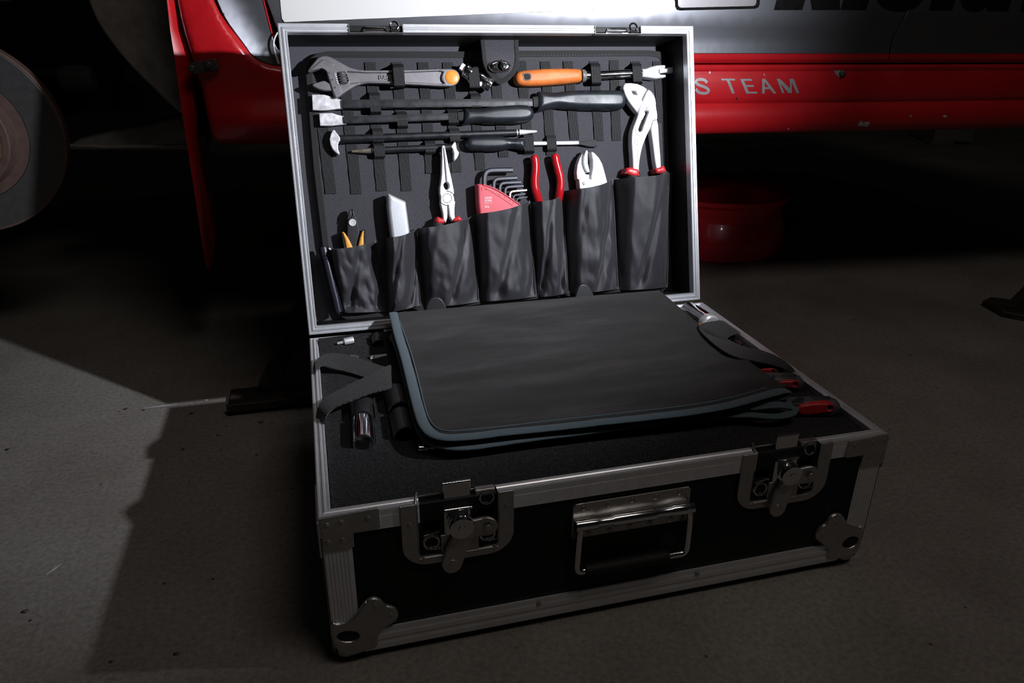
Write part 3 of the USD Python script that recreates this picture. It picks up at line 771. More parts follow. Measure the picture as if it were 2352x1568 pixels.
part(case, 'lid_rim', rim(LID, (0, 0), (1, 0), (0, 1), 0, CW, 1, 1), M['alum'], smooth=30)
# corner posts and bottom edges
for x0, x1 in ((-0.0012, 0.027), (CW - 0.027, CW + 0.0012)):
    for y0, y1 in ((-0.0012, 0.027), (CD - 0.027, CD + 0.0012)):
        sx, sy = (x0 if x0 < 0 else x1), (y0 if y0 < 0 else y1)
        part(case, 'corner_post', [cbox(WORLD, (x0, x1), sorted((sy, sy + (0.002 if sy < 0 else -0.002))), (0.03, CH - 0.02), 0.0006), cbox(WORLD, sorted((sx, sx + (0.002 if sx < 0 else -0.002))), (y0, y1), (0.03, CH - 0.02), 0.0006)]
             + [cbox(WORLD, (x0 + 0.0025 + 0.0035 * i, x0 + 0.0045 + 0.0035 * i), sorted((sy, sy + (-0.0005 if sy < 0 else 0.0005))), (0.031, CH - 0.021), 0.0002) for i in range(7)], M['alum'])
def bottom_edge(fr, L_):
    pr = [(0.0005, 0.011), (-0.001, 0.0105), (0.0020, 0.0115), (0.0026, 0.0135), (0.0027, 0.0185), (0.0020, 0.0200), (0.0017, 0.0205), (0.0017, 0.0240), (0.0020, 0.0245), (0.0027, 0.0252), (0.0027, 0.0300), (0.0020, 0.0312), (0.0016, 0.0318), (0.0016, 0.0372), (0.0010, 0.0383), (-0.0005, 0.0383)]
    return extrude_s(fr, pr, 0.03, L_ - 0.03, 2)
part(case, 'bottom_edge', bottom_edge(FRONT, CW), M['alum'], smooth=20)
part(case, 'bottom_edge', bottom_edge(Frame((0, CD, 0), (0, -1, 0), (0, 0, 1), (-1, 0, 0)), CD), M['alum'], smooth=20)
part(case, 'bottom_edge', bottom_edge(Frame((CW, 0, 0), (0, 1, 0), (0, 0, 1), (1, 0, 0)), CD), M['alum'], smooth=20)
part(case, 'bottom_edge', bottom_edge(Frame((CW, CD, 0), (-1, 0, 0), (0, 0, 1), (0, 1, 0)), CW), M['alum'], smooth=20)
def rivets(owner, fr, pts, h, r=0.0028, px=True):
    for x, y in pts:
        c = fr.at3(x, y, h) if px else fr.w([x, y, h])
        part(owner, 'rivet', dome(c, fr.m[:, 2], r, 0.0012), M['steel_plate'])
rivets(case, FRONT, [(1238, 1387), (1602, 1318)], 0.0032)
# top corner brackets
bl = part(case, 'corner_bracket', [plate(FRONT, [(733, 1192), (868, 1167), (871, 1170), (874, 1210), (871, 1213), (812, 1224), (814, 1255), (810, 1258), (746, 1270)], 0.001, 0.0030, 0.0006), cbox(WORLD, (-0.003, -0.001), (-0.003, 0.06), (CH - 0.045, CH - 0.004), 0.0006)], M['steel_plate'], label='steel angle at the top of the left corner')
rivets(bl, FRONT, [(783, 1199), (845, 1190), (787, 1240), (750, 1206), (753, 1246)], 0.0030)
brk = part(case, 'corner_bracket', [plate(FRONT, [(1952, 1014), (2041, 997), (2043, 1000), (2027, 1062), (2022, 1068), (1978, 1074), (1976, 1071), (1984, 1046), (1944, 1052), (1941, 1049)], 0.001, 0.0030, 0.0006), cbox(WORLD, (CW + 0.001, CW + 0.003), (-0.003, 0.06), (CH - 0.045, CH - 0.004), 0.0006)], M['steel_plate'], label='steel angle at the top of the right corner')
rivets(brk, FRONT, [(1965, 1023), (2006, 1016), (1998, 1050), (2034, 1012), (2025, 1046)], 0.0030)
# bottom ball corners
def ball(cx, cy, cz, r):
    s = trimesh.creation.icosphere(3, r)
    return T(s.vertices * [1, 1, 1] + [cx, cy, cz], s.faces)
def corner(outline, hole, rv, cx, label):
    hp = [(hole[0] + hole[2] * math.cos(t) * math.cos(hole[4]) - hole[3] * math.sin(t) * math.sin(hole[4]), hole[1] + hole[2] * math.cos(t) * math.sin(hole[4]) + hole[3] * math.sin(t) * math.cos(hole[4])) for t in np.linspace(0, 2 * math.pi, 20, endpoint=False)]
    c = part(case, 'ball_corner', [plate(FRONT, outline, 0.001, 0.0055, 0.003, smooth=1, holes=[hp]), ball(cx, 0.0125, 0.0150, 0.0148)], M['steel_plate'], label=label)
    part(c, 'lock_hole', plate(FRONT, hp, 0.001, 0.0036, 0.0005, h=0.0055), M['hole'])
    rivets(c, FRONT, rv, 0.0055)
corner([(762, 1432), (775, 1436), (798, 1430), (815, 1419), (826, 1403), (836, 1387), (848, 1378), (862, 1375), (876, 1381), (886, 1393), (897, 1395), (911, 1400), (917, 1413), (911, 1428), (895, 1438), (880, 1446), (869, 1462), (868, 1488), (842, 1496), (822, 1504), (800, 1509), (780, 1502), (766, 1484), (758, 1456)], (800, 1464, 25, 12, -0.05), [(861, 1391), (898, 1412)], 0.0125, 'round steel cap of the bottom left corner')
corner([(1985, 1209), (1972, 1213), (1955, 1208), (1944, 1196), (1938, 1184), (1924, 1181), (1909, 1189), (1901, 1204), (1888, 1212), (1877, 1226), (1876, 1240), (1890, 1251), (1901, 1257), (1904, 1275), (1900, 1289), (1940, 1283), (1962, 1277), (1976, 1262), (1983, 1236)], (1955, 1247, 19, 11, -0.42), [(1921, 1199), (1890, 1226)], CW - 0.0125, 'round steel cap of the bottom right corner')
for x in (0.045, CW - 0.045):
    for y in (0.04, CD - 0.04):
        part(case, 'foot', lathe((x, y, 0), (x, y, 0.012), [(0, 0.014), (0.1, 0.016), (1, 0.019)], 20), M['rubber_black'])
# latches
def latch(cx, label, stag):
    W = lambda a, b, c: FRONT.w([cx + a, b, c])
    top = CH - 0.0005
    o = Polygon([(-0.056, top), (-0.0405, top), (-0.0405, 0.124), (-0.037, 0.1195), (-0.018, 0.1195), (-0.018, 0.142), (0.020, 0.142), (0.020, 0.1195), (0.037, 0.1195), (0.0405, 0.124), (0.0405, top), (0.056, top)] + [(0.056 - 0.026 + 0.026 * math.cos(t), 0.110 + 0.024 + 0.024 * math.sin(t)) for t in np.linspace(0, -math.pi / 2, 9)] + [(-0.056 + 0.026 - 0.026 * math.cos(t), 0.110 + 0.024 + 0.024 * math.sin(t)) for t in np.linspace(-math.pi / 2, 0, 9)])
    o = poly_of(o.exterior.coords)
    lf = Frame((cx, 0, 0), (1, 0, 0), (0, 0, 1), (0, -1, 0))
    t = part(case, 'latch', fm(lf, puff(o, 0.0008, 0.0032, 0.0008)), M['steel_plate'], label=label)
    box_ = lambda a, b, c, ch=0.0008: cbox(lf, a, b, c, ch)
    part(t, 'dish', [box_((-0.0405, 0.0405), (0.118, top), (-0.0105, -0.0095)), box_((-0.0405, -0.0395), (0.118, top), (-0.010, 0.0032)), box_((0.0395, 0.0405), (0.118, top), (-0.010, 0.0032)), box_((-0.0405, 0.0405), (0.1175, 0.1190), (-0.010, 0.0038)),
                     tube([W(-0.0415, CH - 0.001, 0.002), W(-0.0395, CH + 0.0035, -0.006), W(-0.038, CH + 0.004, -0.010)], 0.0012, 8), tube([W(-0.037, CH - 0.0005, -0.0095), W(-0.012, CH - 0.0005, -0.0095)], 0.0012, 8)], M['steel_plate'], label='recessed pan of the latch')
    part(t, 'side_plate', [box_((-0.036, -0.017), (0.147, 0.160), (-0.0095, -0.001)), box_((0.019, 0.037), (0.150, 0.165), (-0.0095, -0.001)), box_((0.018, 0.038), (0.166, CH + 0.002), (-0.0095, -0.002))], M['steel_plate'])
    part(t, 'eyelet', torus(W(0.029, 0.177, -0.0012), (0, -1, 0.25), 0.0068, 0.0013), M['chrome'])
    for sx in (-0.027, 0.029):
        part(t, 'spring', [torus(W(sx, 0.1345, 0.0012 - 0.003 * k_), (0, -1, 0.0), 0.0075, 0.0011) for k_ in range(3)] + [tube([W(sx - 0.008, 0.143, 0.001), W(sx + 0.008, 0.1465, 0.001)], 0.0010, 8), tube([W(sx - 0.002, 0.1268, 0.001), W(sx + 0.010, 0.1262, 0.001)], 0.0010, 8)], M['chrome'])
    part(t, 'hook', [box_((-0.014, 0.0135), (0.140, 0.170), (-0.009, 0.0035), 0.002), box_((-0.0135, 0.0135), (0.168, CH + 0.013), (-0.0045, -0.0025), 0.0008), lathe(W(-0.0135, CH + 0.013, -0.0045), W(0.0135, CH + 0.013, -0.0045), [(0, 0.0018), (1, 0.0018)], 12), lathe(W(-0.0135, 0.170, 0.002), W(0.0135, 0.170, 0.002), [(0, 0.0016), (1, 0.0016)], 12)], M['chrome'], label='chrome hook plate of the latch')
    bc = (0.001, 0.155)
    part(t, 'boss', lathe(W(*bc, 0.003), W(*bc, 0.0145), [(0, 0.0125), (0.35, 0.0125), (0.4, 0.0112), (0.62, 0.0112), (0.66, 0.0120), (0.93, 0.0120), (1.0, 0.0108), (1.0, 0.0040), (1.06, 0.0034), (1.06, 0.0001)], 28), M['chrome'], label='round chrome boss of the latch')
    lobes = [(0.026, -0.006), (-0.010, -0.041)]
    wing = shapely.union_all([shapely.union_all([Point(bc[0] + a, bc[1] + b).buffer(0.0105), Point(bc[0] + 0.004, bc[1] - 0.008).buffer(0.0098)]).convex_hull for a, b in lobes]).buffer(0.006).buffer(-0.006)
    wing = wing.difference(Point(*bc).buffer(0.0126))
    wp = puff(wing, 0.0045, 0.0085, 0.0018)
    wp.vertices[:, 2] += 0.45 * np.clip(np.hypot(wp.vertices[:, 0] - bc[0], wp.vertices[:, 1] - bc[1]) - 0.022, 0, 1) * 0.5
    bt = part(t, 'butterfly_handle', fm(lf, wp), M['steel_plate'], label='two lobed turning handle of the latch')
    for a, b in lobes:
        part(bt, 'rivet', dome(W(bc[0] + a, bc[1] + b, 0.0128), (0, -1, 0), 0.0046, 0.0012), M['steel_plate'])
    for a, b in ((-0.048, 0.161), (0.048, 0.166), (-0.036, 0.117), (0.036, 0.118), (0.004, 0.1155)):
        part(t, 'rivet', dome(W(a, b, 0.0030), (0, -1, 0), 0.0027, 0.0012), M['steel_plate'])
latch(0.130, 'left butterfly latch', 0)
latch(0.494, 'right butterfly latch', 1)
# the lid's halves of the latches
for k_, (a0, a1) in enumerate((NL, NR)):
    V1 = LLEN
    up_ = [(a0 + 0.003, V1 - 0.0105), (a1 - 0.003, V1 - 0.0105)]
    kp = part(case, 'latch_keeper', [cbox(LID, (a0 + 0.001, a1 - 0.001), (V1 - 0.0118, V1 - 0.0106), (-0.009, 0.001), 0.0005), cbox(LID, (a0 + 0.0005, a0 + 0.0018), (V1 - 0.0118, V1 + 0.001), (-0.009, 0.001), 0.0004), cbox(LID, (a1 - 0.0018, a1 - 0.0005), (V1 - 0.0118, V1 + 0.001), (-0.009, 0.001), 0.0004)], M['steel_plate'], label='left keeper in the lid edge' if k_ == 0 else 'right keeper in the lid edge')
    tr = poly_of([(a0 + 0.017, V1 - 0.011), (a0 + 0.0205, V1 - 0.0035), (a0 + 0.023, V1 - 0.0025), (a0 + 0.050, V1 - 0.0025), (a0 + 0.0525, V1 - 0.0035), (a0 + 0.057, V1 - 0.011)]).difference(poly_of([(a0 + 0.022, V1 - 0.0085), (a0 + 0.022, V1 - 0.0068), (a0 + 0.051, V1 - 0.0068), (a0 + 0.051, V1 - 0.0085)]))
    part(kp, 'keeper_loop', fm(LID, puff(tr, -0.004, -0.001, 0.0008)), M['chrome'])
    part(kp, 'keeper_eye', [torus(LID.w([a0 + 0.0645, V1 - 0.0008, -0.003]), LID.m[:, 2], 0.0058, 0.0014), cbox(LID, (a0 + 0.059, a0 + 0.070), (V1 - 0.011, V1 - 0.0055), (-0.006, -0.001), 0.0006)], M['chrome'])
# carrying handle
hp_ = Frame((0, 0, 0), (1, 0, 0), (0, 0, 1), (0, -1, 0))
hd = part(case, 'handle_plate', fm(FRONT, puff(poly_of([(0.2505, 0.110), (0.2485, 0.114), (0.2485, 0.150), (0.2515, 0.153), (0.378, 0.153), (0.381, 0.150), (0.381, 0.114), (0.378, 0.110)]), 0.0, 0.0022, 0.0007)), M['steel_plate'], label='steel mounting plate of the handle')
rivets(hd, FRONT, [(1341, 1168), (1397, 1159), (1453, 1149), (1508, 1141), (1562, 1131), (1352, 1226), (1400, 1217), (1447, 1209), (1493, 1201), (1540, 1192)], 0.0022, 0.0036)
pr = [(0, 0.0001), (0, 0.0056), (0.02, 0.0062), (0.17, 0.0062), (0.19, 0.0050), (0.30, 0.0050), (0.32, 0.0064), (0.5, 0.0066), (0.66, 0.0064), (0.68, 0.0050), (0.80, 0.0050), (0.82, 0.0064), (0.93, 0.0064), (0.94, 0.0050), (0.96, 0.0050), (0.97, 0.0064), (1, 0.0060), (1, 0.0001)]
part(case, 'handle_hinge', lathe(FRONT.w([0.2495, 0.131, 0.0080]), FRONT.w([0.3825, 0.131, 0.0080]), pr, 24), M['chrome'], label='bright chrome hinge tube of the handle')
bail = smoothpath([FRONT.w(q) for q in ((0.256, 0.131, 0.009), (0.2540, 0.120, 0.010), (0.2535, 0.088, 0.010), (0.2535, 0.077, 0.010), (0.2565, 0.0725, 0.010), (0.265, 0.0725, 0.010), (0.32, 0.0725, 0.010), (0.368, 0.0725, 0.010), (0.3765, 0.0725, 0.010), (0.3795, 0.077, 0.010), (0.3795, 0.088, 0.010), (0.379, 0.120, 0.010), (0.377, 0.131, 0.009))], 2)
part(case, 'handle_bail', tube(bail, 0.0037, 14), M['chrome'], label='steel loop of the handle')
part(case, 'handle_grip', lathe(FRONT.w([0.2625, 0.0725, 0.010]), FRONT.w([0.358, 0.0725, 0.010]), [(0, 0.0060), (0.02, 0.0072), (0.98, 0.0072), (1, 0.0060)], 20), M['rubber_black'], label='black rubber sleeve on the handle')
# hinges and retaining tongues
for a0, a1 in ((0.105, 0.165), (0.455, 0.515)):
    c0 = np.array([a0, CD + 0.004, CH - 0.003])
    part(case, 'hinge', [lathe(c0, c0 + [a1 - a0, 0, 0], [(0, 0.004), (1, 0.004)], 14), cbox(WORLD, (a0, a1), (CD + 0.0005, CD + 0.002), (CH - 0.03, CH - 0.003)), cbox(LID, (a0, a1), (-0.0022, -0.0007), (-0.03, -0.001))], M['steel_plate'], label='hinge between base and lid')
for pts in ([(976, 725), (979, 706), (985, 690), (991, 683.5), (1000, 681.5), (1010, 683), (1018, 690), (1025, 703), (1029, 722)], [(1318, 705), (1321, 684), (1326, 665), (1331, 654.5), (1338, 651.5), (1348, 653), (1356, 660), (1363, 672), (1370, 700)]):
    part(case, 'retaining_tongue', plate(LID, pts, -0.024, -0.020, 0.0018, smooth=1), M['black_plastic'], label='smooth black tongue holding the foot of the tool board')
# ---------------------------------------------------------------- the tool board in the lid
BOARD = Frame(LID.w([0, 0, N0]), LID.m[:, 0], LID.m[:, 1], LID.m[:, 2])
UV, VV, NV = LID.m[:, 0], LID.m[:, 1], LID.m[:, 2]
bd = thing('tool_board', 'black nylon tool board with elastic loops and pockets filling the open lid', 'tool board', LID.w([0.31, 0.2, N0]))
OUT = [(703, 160), (708, 145), (716, 133), (730, 124), (752, 119), (900, 119), (1070, 120), (1200, 118), (1490, 117), (1514, 120), (1524, 128), (1529, 150), (1531, 290), (1536, 420), (1537, 560), (1534, 652), (1526, 664), (1428, 669), (1240, 684), (1103, 697), (980, 712), (890, 724), (815, 733), (795, 732), (780, 724), (770, 706), (742, 560), (722, 390)]
OG = poly_of(BOARD.px(OUT, 0.0))
part(bd, 'backing', fm(BOARD, puff(OG, -0.008, 0.0, 0.0012, 0.006)), M['board'], label='woven black face of the board')
IN = OG.buffer(-0.0085, join_style=1)
part(bd, 'edge_binding', fm(BOARD, puff(OG.buffer(0.0012).difference(IN), -0.009, 0.0016, 0.0016, 0.004)), M['binding'], label='ribbed binding tape round the edge')
sti = [p for r_ in ring_pts(OG.buffer(-0.0062), 0.0052) for p in r_]
st = []
for p in sti:
    q = nrm(np.array([p[1] - 0.2, -(p[0] - 0.3)])) if False else np.array([1.0, 0.15])
    st.append(cbox(BOARD, (p[0] - 0.0011, p[0] + 0.0011), (p[1] - 0.0003, p[1] + 0.0003), (0.0014, 0.0021), 0.0001))
part(bd, 'stitching', st, M['black_plastic'], label='row of stitches in the binding', kind='stuff', smooth=0)

# elastic loops: flat on the board, arched where a tool runs through them
def hump(y, spans):
    h = 0.0012
    for a, b, top in spans:
        q = np.clip(min((y - a), (b - y)) / 7.0, 0, 1)
        h = max(h, 0.0012 + (top - 0.0012) * (math.sin(q * math.pi / 2)))
    return h
LOOPS = [((738, 262), (760, 446), []), ((793, 200), (819, 446), []), ((850, 143), (877, 440), [(214, 262, 0.0155), (296, 329, 0.0125), (330, 364, 0.0120)]),
         ((911, 143), (934, 440), [(149, 203, 0.0260), (258, 294, 0.0150)]), ((971, 143), (990, 400), [(324, 354, 0.0115)]), ((1028, 143), (1049, 397), [(254, 287, 0.0150), (296, 328, 0.0125)]),
         ((1083, 143), (1104, 391), [(150, 206, 0.0265), (216, 250, 0.0155)]), ((1139, 188), (1157, 361), []), ((1197, 140), (1214, 357), [(308, 352, 0.0155)]), ((1252, 141), (1266, 358), [(312, 348, 0.0100)]),
         ((1304, 141), (1320, 321), []), ((1364, 141), (1376, 324), [(146, 196, 0.0205)]), ((1410, 138), (1416, 325), []), ((1459, 141), (1467, 262), [(146, 192, 0.0200)]), ((1509, 141), (1521, 283), [])]
for (x0, y0), (x1, y1), spans in LOOPS:
    ys = np.arange(y0, y1 + 0.1, 2.5)
    pts = []
    for y in ys:
        h = hump(y, spans)
        x = x0 + (x1 - x0) * (y - y0) / (y1 - y0)
        if spans and h > 0.004:
            x += 3.0
        pts.append(BOARD.at3(x, y, h + 0.0004 * math.sin(y * 0.13)))
    pts = np.array(pts)
    part(bd, 'elastic_loop', ribbon(pts, UV * 0.0158, 0.0014, 4), M['elastic'])
    for yy in (y0 + 2, y1 - 3):
        x = x0 + (x1 - x0) * (yy - y0) / (y1 - y0)
        a = BOARD.at(x, yy, 0.002)
# pockets
POCK = [((757, 571), (866, 550), (884, 716), (786, 718), 0.026, 0), ((887, 545), (958, 523), (968, 702), (892, 716), 0.034, 1), ((960, 524), (1088, 495), (1103, 694), (979, 706), 0.032, 2), ((1090, 492), (1219, 460), (1235, 682), (1107, 692), 0.034, 3),
        ((1222, 464), (1297, 445), (1309, 674), (1240, 682), 0.026, 4), ((1299, 438), (1411, 410), (1424, 664), (1313, 674), 0.034, 5), ((1413, 412), (1547, 394), (1537, 660), (1429, 666), 0.040, 6)]
for a_, b_, c_, d_, hb, sd in POCK:
    hb *= 1.35
    A, B, C_, D_ = [BOARD.at(*q, 0.010) for q in (a_, b_, c_, d_)]
    ns, nt = 44, 40
    s, t = np.meshgrid(np.linspace(0, 1, ns), np.linspace(0, 1, nt), indexing='ij')
    uv = (A * ((1 - s) * t)[..., None] + B * (s * t)[..., None] + C_ * (s * (1 - t))[..., None] + D_ * ((1 - s) * (1 - t))[..., None])
    rise = np.clip((s - 0.015) / 0.13, 0, 1)
    rise = np.sin(rise * math.pi / 2) ** 0.8
    fall = 1 - 0.93 * np.clip((s - 0.42) / 0.55, 0, 1) ** 1.5
    body = hb * rise * fall * (0.34 + 0.66 * t ** 0.8)
    wr_ = meshkit.fbm(np.stack([s * 2.2 + t * 1.6 + sd * 7.3, t * 1.3 - s * 0.9 + sd, 0 * s + sd * 3.1], -1), 4, sd) - 0.5
    fold = np.maximum(0, np.sin((s * 1.9 - t * 0.85 + 0.37 * sd) * math.pi * 1.6)) ** 3
    k_ = np.minimum(1, np.minimum(s, 1 - s) / 0.12) * np.minimum(1, t / 0.1) * (0.45 + 0.55 * (1 - t))
    n = 0.0022 + body + k_ * (0.034 * wr_ - 0.0085 * fold)
    n = np.maximum(n, 0.0016)
    uv[..., 1] += (1 - np.abs(2 * s - 1) ** 2) * t * (-0.004)
    g = BOARD.w(np.concatenate([uv, n[..., None]], -1))
    pk = part(bd, 'pocket', sheet(g, 0.0012), M['pocket'], smooth=60)
    top = g[:, -1]
    part(pk, 'pocket_hem', sheet(np.stack([top + NV * 0.0009, g[:, -3] + NV * 0.0009 - VV * 0.0006], 1), 0.0008), M['pocket'], smooth=60)
    sid = g[-2, 1:-1:2] + NV * 0.0012
    part(pk, 'seam', tube(sid, 0.0009, 6), M['binding'])
# closing flap with its turn button
FP = [(1103, 92), (1106, 84), (1190, 79), (1194, 82), (1187, 100), (1188, 150), (1182, 170), (1166, 186), (1152, 190), (1138, 183), (1118, 168), (1107, 150), (1104, 128)]
def flap_h(a, b):
    b0, b1 = BOARD.at(1148, 190, 0.024)[1], BOARD.at(1148, 82, 0.024)[1]
    q = np.clip((b - b0) / (b1 - b0), 0, 1)
    return 0.024 + 0.012 * np.sin(q * math.pi) - 0.010 * np.clip(0.15 - q, 0, 1) / 0.15
FG = poly_of(BOARD.px(chaikin(FP, 1), 0.026))
fl = part(bd, 'flap', grid_panel(BOARD, FG, 0.002, flap_h, 0.0006, 0.005, 0.003), M['board'], label='short flap hanging from the top edge, held by a turn button')
part(fl, 'flap_binding', grid_panel(BOARD, FG.buffer(0.0006).difference(FG.buffer(-0.0062)), 0.004, lambda a, b: flap_h(a, b) + 0.0012, 0.0012, 0.003, 0.003), M['binding'])
tb = part(bd, 'turn_button', None or fm(BOARD, (lambda q: (q.vertices.__setitem__((slice(None), 2), q.vertices[:, 2]), q)[1])(puff(Polygon(chaikin(BOARD.px([(1121, 152), (1126, 141), (1148, 136), (1168, 140), (1175, 151), (1169, 164), (1148, 168), (1127, 163)], 0.038), 2)), 0.030, 0.0415, 0.005, 0.0012))), M['chrome'], label='oval chrome turn button')
cb = np.array([*BOARD.at(1149, 152, 0.043), 0.0415])
part(tb, 'button_well', lathe(BOARD.w(cb), BOARD.w(cb + [0, 0, 0.0008]), [(0, 0.0070), (1, 0.0066)], 24), M['hole'])
part(tb, 'button_knob', [fm(BOARD, puff(shapely.affinity.rotate(Point(cb[0] + 0.001, cb[1]).buffer(0.0066).intersection(Point(cb[0] + 0.006, cb[1]).buffer(0.0066)), 0) if hasattr(shapely, 'affinity') else Point(cb[0] + 0.002, cb[1]).buffer(0.0035), 0.0415, 0.0500, 0.0022, 0.0008)), lathe(BOARD.w(cb + [0.0012, 0.006, 0.004]), BOARD.w(cb + [0.0012, 0.009, 0.006]), [(0, 0.002), (1, 0.002)], 12)], M['chrome'])

# ---------------------------------------------------------------- the tools on the board
def bt(name, label, category, px, h=0.006, group=None):
    return thing(name, label, category, BOARD.at3(*px, h), group)
def P(pts, h):
    return poly_of(BOARD.px(pts, h))
def bpl(pts, c0, c1, r=0.0012, smooth=0, step=0.0012, holes=(), rz=None, n=4):
    return plate(BOARD, pts, c0, c1, r, c1, smooth, step, holes, rz, n)
def axis(p0, p1, h, prof, n=24, sq=2.0, flat=1.0, rot=0.0):
    """lathe between two photo points lying h above the board; radii in pixels of the board's scale"""
    h0, h1 = h if isinstance(h, tuple) else (h, h)
    A, B = BOARD.at3(*p0, h0), BOARD.at3(*p1, h1)
    return lathe(A, B, [(t, max(r * PX, 1e-4)) for t, r in prof], n, up=NV, sq=sq, flat=flat, rot=rot)
PX = float(np.linalg.norm(BOARD.at(1000, 250, 0.01) - BOARD.at(1100, 250, 0.01)) / 100)

# adjustable wrench
w = bt('adjustable_wrench', 'dark adjustable wrench with an orange end disc, top left of the board', 'wrench', (880, 178))
body = [(706.5, 162), (711, 155), (722, 141), (729, 132.5), (737, 128), (750, 127), (762, 131), (776, 138.5), (790, 147), (804, 154), (822, 159), (840, 161), (900, 160.5), (960, 159.5), (1005, 157.5), (1026, 157), (1038, 157), (1048, 160.5), (1055, 168), (1057, 178), (1054, 188), (1047, 195), (1036, 198.5), (1020, 198), (960, 195), (900, 192), (850, 190.5), (834, 192), (818, 197), (804, 205), (790, 214), (780, 222), (772, 225.5), (768, 224), (763, 209), (757, 189), (751, 171), (749.5, 163.5), (744, 159.5), (738, 157.5), (728, 160), (712, 165.5), (707, 165)]
slot = [(774, 167), (791, 165.5), (795, 170), (800, 185), (798, 189), (792, 191.5), (778, 193)]
reces = [(797, 164.5), (812, 165.5), (840, 167), (900, 167), (960, 165), (1008, 163), (1018, 165), (1015, 171), (1013.5, 178), (1015, 185), (1020, 191), (1010, 192), (960, 189), (900, 186), (850, 186), (820, 189), (803, 191), (805, 186), (800, 172)]
part(w, 'body', [bpl(body, 0.006, 0.0155, 0.0015, holes=[slot]), plate(BOARD, body, 0.012, 0.0195, 0.0020, 0.0195, 1, 0.0012, [slot, reces])], M['forged'], label='grey forged body with a recessed handle')
part(w, 'jaw_face', bpl([(709, 163), (718, 156), (741, 136.5), (746, 136.5), (766, 145.5), (772, 166), (779, 190), (786, 211), (771, 223.5), (765, 209), (758.5, 187), (752, 168), (750, 163), (744, 158.5), (738, 156.5), (728, 159)], 0.018, 0.0212, 0.0008, holes=[[(772, 167), (790, 165), (796, 170), (799, 188), (778, 192)]]), M['forged'])
part(w, 'moving_jaw', bpl([(716.5, 194.5), (722, 191), (742, 185), (747, 185.5), (758, 192.5), (766, 200), (764, 208.5), (745, 207.5), (731, 204), (720, 198.5)], 0.008, 0.0185, 0.0015), M['forged'], label='lower moving jaw')
part(w, 'rack_teeth', [bpl([(766 + 1.6 * i, 167 + 5.2 * i), (772 + 1.6 * i, 170 + 5.2 * i), (773 + 1.6 * i, 172.6 + 5.2 * i), (767 + 1.6 * i, 170 + 5.2 * i)], 0.018, 0.0222, 0.0003) for i in range(5)], M['polished'])
wp = []
for i in range(41):
    t = i / 40
    wp.append((t, 9.0 + 2.0 * math.cos(t * 2 * math.pi * 4.2)))
part(w, 'worm_screw', axis((784.5, 166.5), (790.5, 192), 0.0165, [(0, 0.1)] + wp + [(1, 0.1)], 24), M['forged'], label='ribbed adjusting screw')
A = BOARD.at3(1038.5, 177.5, 0.0195)
part(w, 'end_disc', lathe(A - NV * 0.004, A + NV * 0.0022, [(0, 15.2 * PX), (0.7, 15.2 * PX), (0.85, 13.5 * PX), (0.95, 9 * PX), (1, 0.0001)], 32), M['orange_cap'], label='orange disc')
def lettering(fr, txt, px, height, h, slant=0.0, rot=0.0, depth=0.0006, bold=False):
    tm = meshkit.text_mesh(txt, height, depth, bold)
    v = np.array(tm.vertices)
    v[:, 0] += slant * v[:, 1]
    c, s_ = math.cos(rot), math.sin(rot)
    v[:, :2] = v[:, :2] @ np.array([[c, s_], [-s_, c]])
    v[:, :2] += fr.at(*px, h)
    v[:, 2] += h
    return fm(fr, T(v, tm.faces))
part(w, 'raised_letters', lettering(BOARD, 'BAH', (869, 183.5), 0.0062, 0.0155, bold=True, depth=0.0009), M['forged'], smooth=0)
part(w, 'scale_marks', [lettering(BOARD, '0', (755, 170), 0.0022, 0.0211, rot=0.3, depth=0.0004), lettering(BOARD, '10', (760, 186), 0.0022, 0.0211, rot=0.3, depth=0.0004), lettering(BOARD, '20', (766, 204), 0.0022, 0.0211, rot=0.3, depth=0.0004)], M['hole'], smooth=0)

# universal joint
w = bt('universal_joint', 'chrome universal joint adapter held by a loop beside the orange disc', 'socket adapter', (1092, 175))
part(w, 'square_drive', axis((1057, 152), (1071, 162), 0.016, [(0, 0.1), (0, 9.0), (0.15, 10.2), (1, 10.2), (1, 0.1)], 4, rot=math.pi / 4), M['polished'], label='bright square drive end')
part(w, 'fork', [axis((1066, 158), (1086, 172), 0.016, [(0, 0.1), (0, 13), (0.15, 17.5), (0.6, 18), (0.85, 16), (1, 10), (1, 0.1)], 28), bpl([(1070, 150), (1085, 152), (1098, 186), (1090, 196), (1082, 196), (1068, 172)], 0.012, 0.0235, 0.004, 1)], M['chrome'])
part(w, 'socket_end', axis((1094, 173), (1128, 196), 0.016, [(0, 0.1), (0, 11), (0.12, 15.5), (0.3, 16.6), (0.62, 16.6), (0.64, 16), (0.67, 16), (0.69, 16.6), (0.94, 16.6), (1, 15), (1, 10), (0.8, 9.5), (0.8, 0.1)], 32), M['chrome'], label='round chrome socket end')
part(w, 'detent_mark', [bpl([(1099, 188), (1106, 187), (1108, 192), (1105, 199), (1099, 195)], 0.020, 0.0262, 0.0004), lettering(BOARD, '1/2', (1117, 192), 0.0036, 0.0264, rot=-0.6, depth=0.0004)], M['steel_plate'], smooth=0)

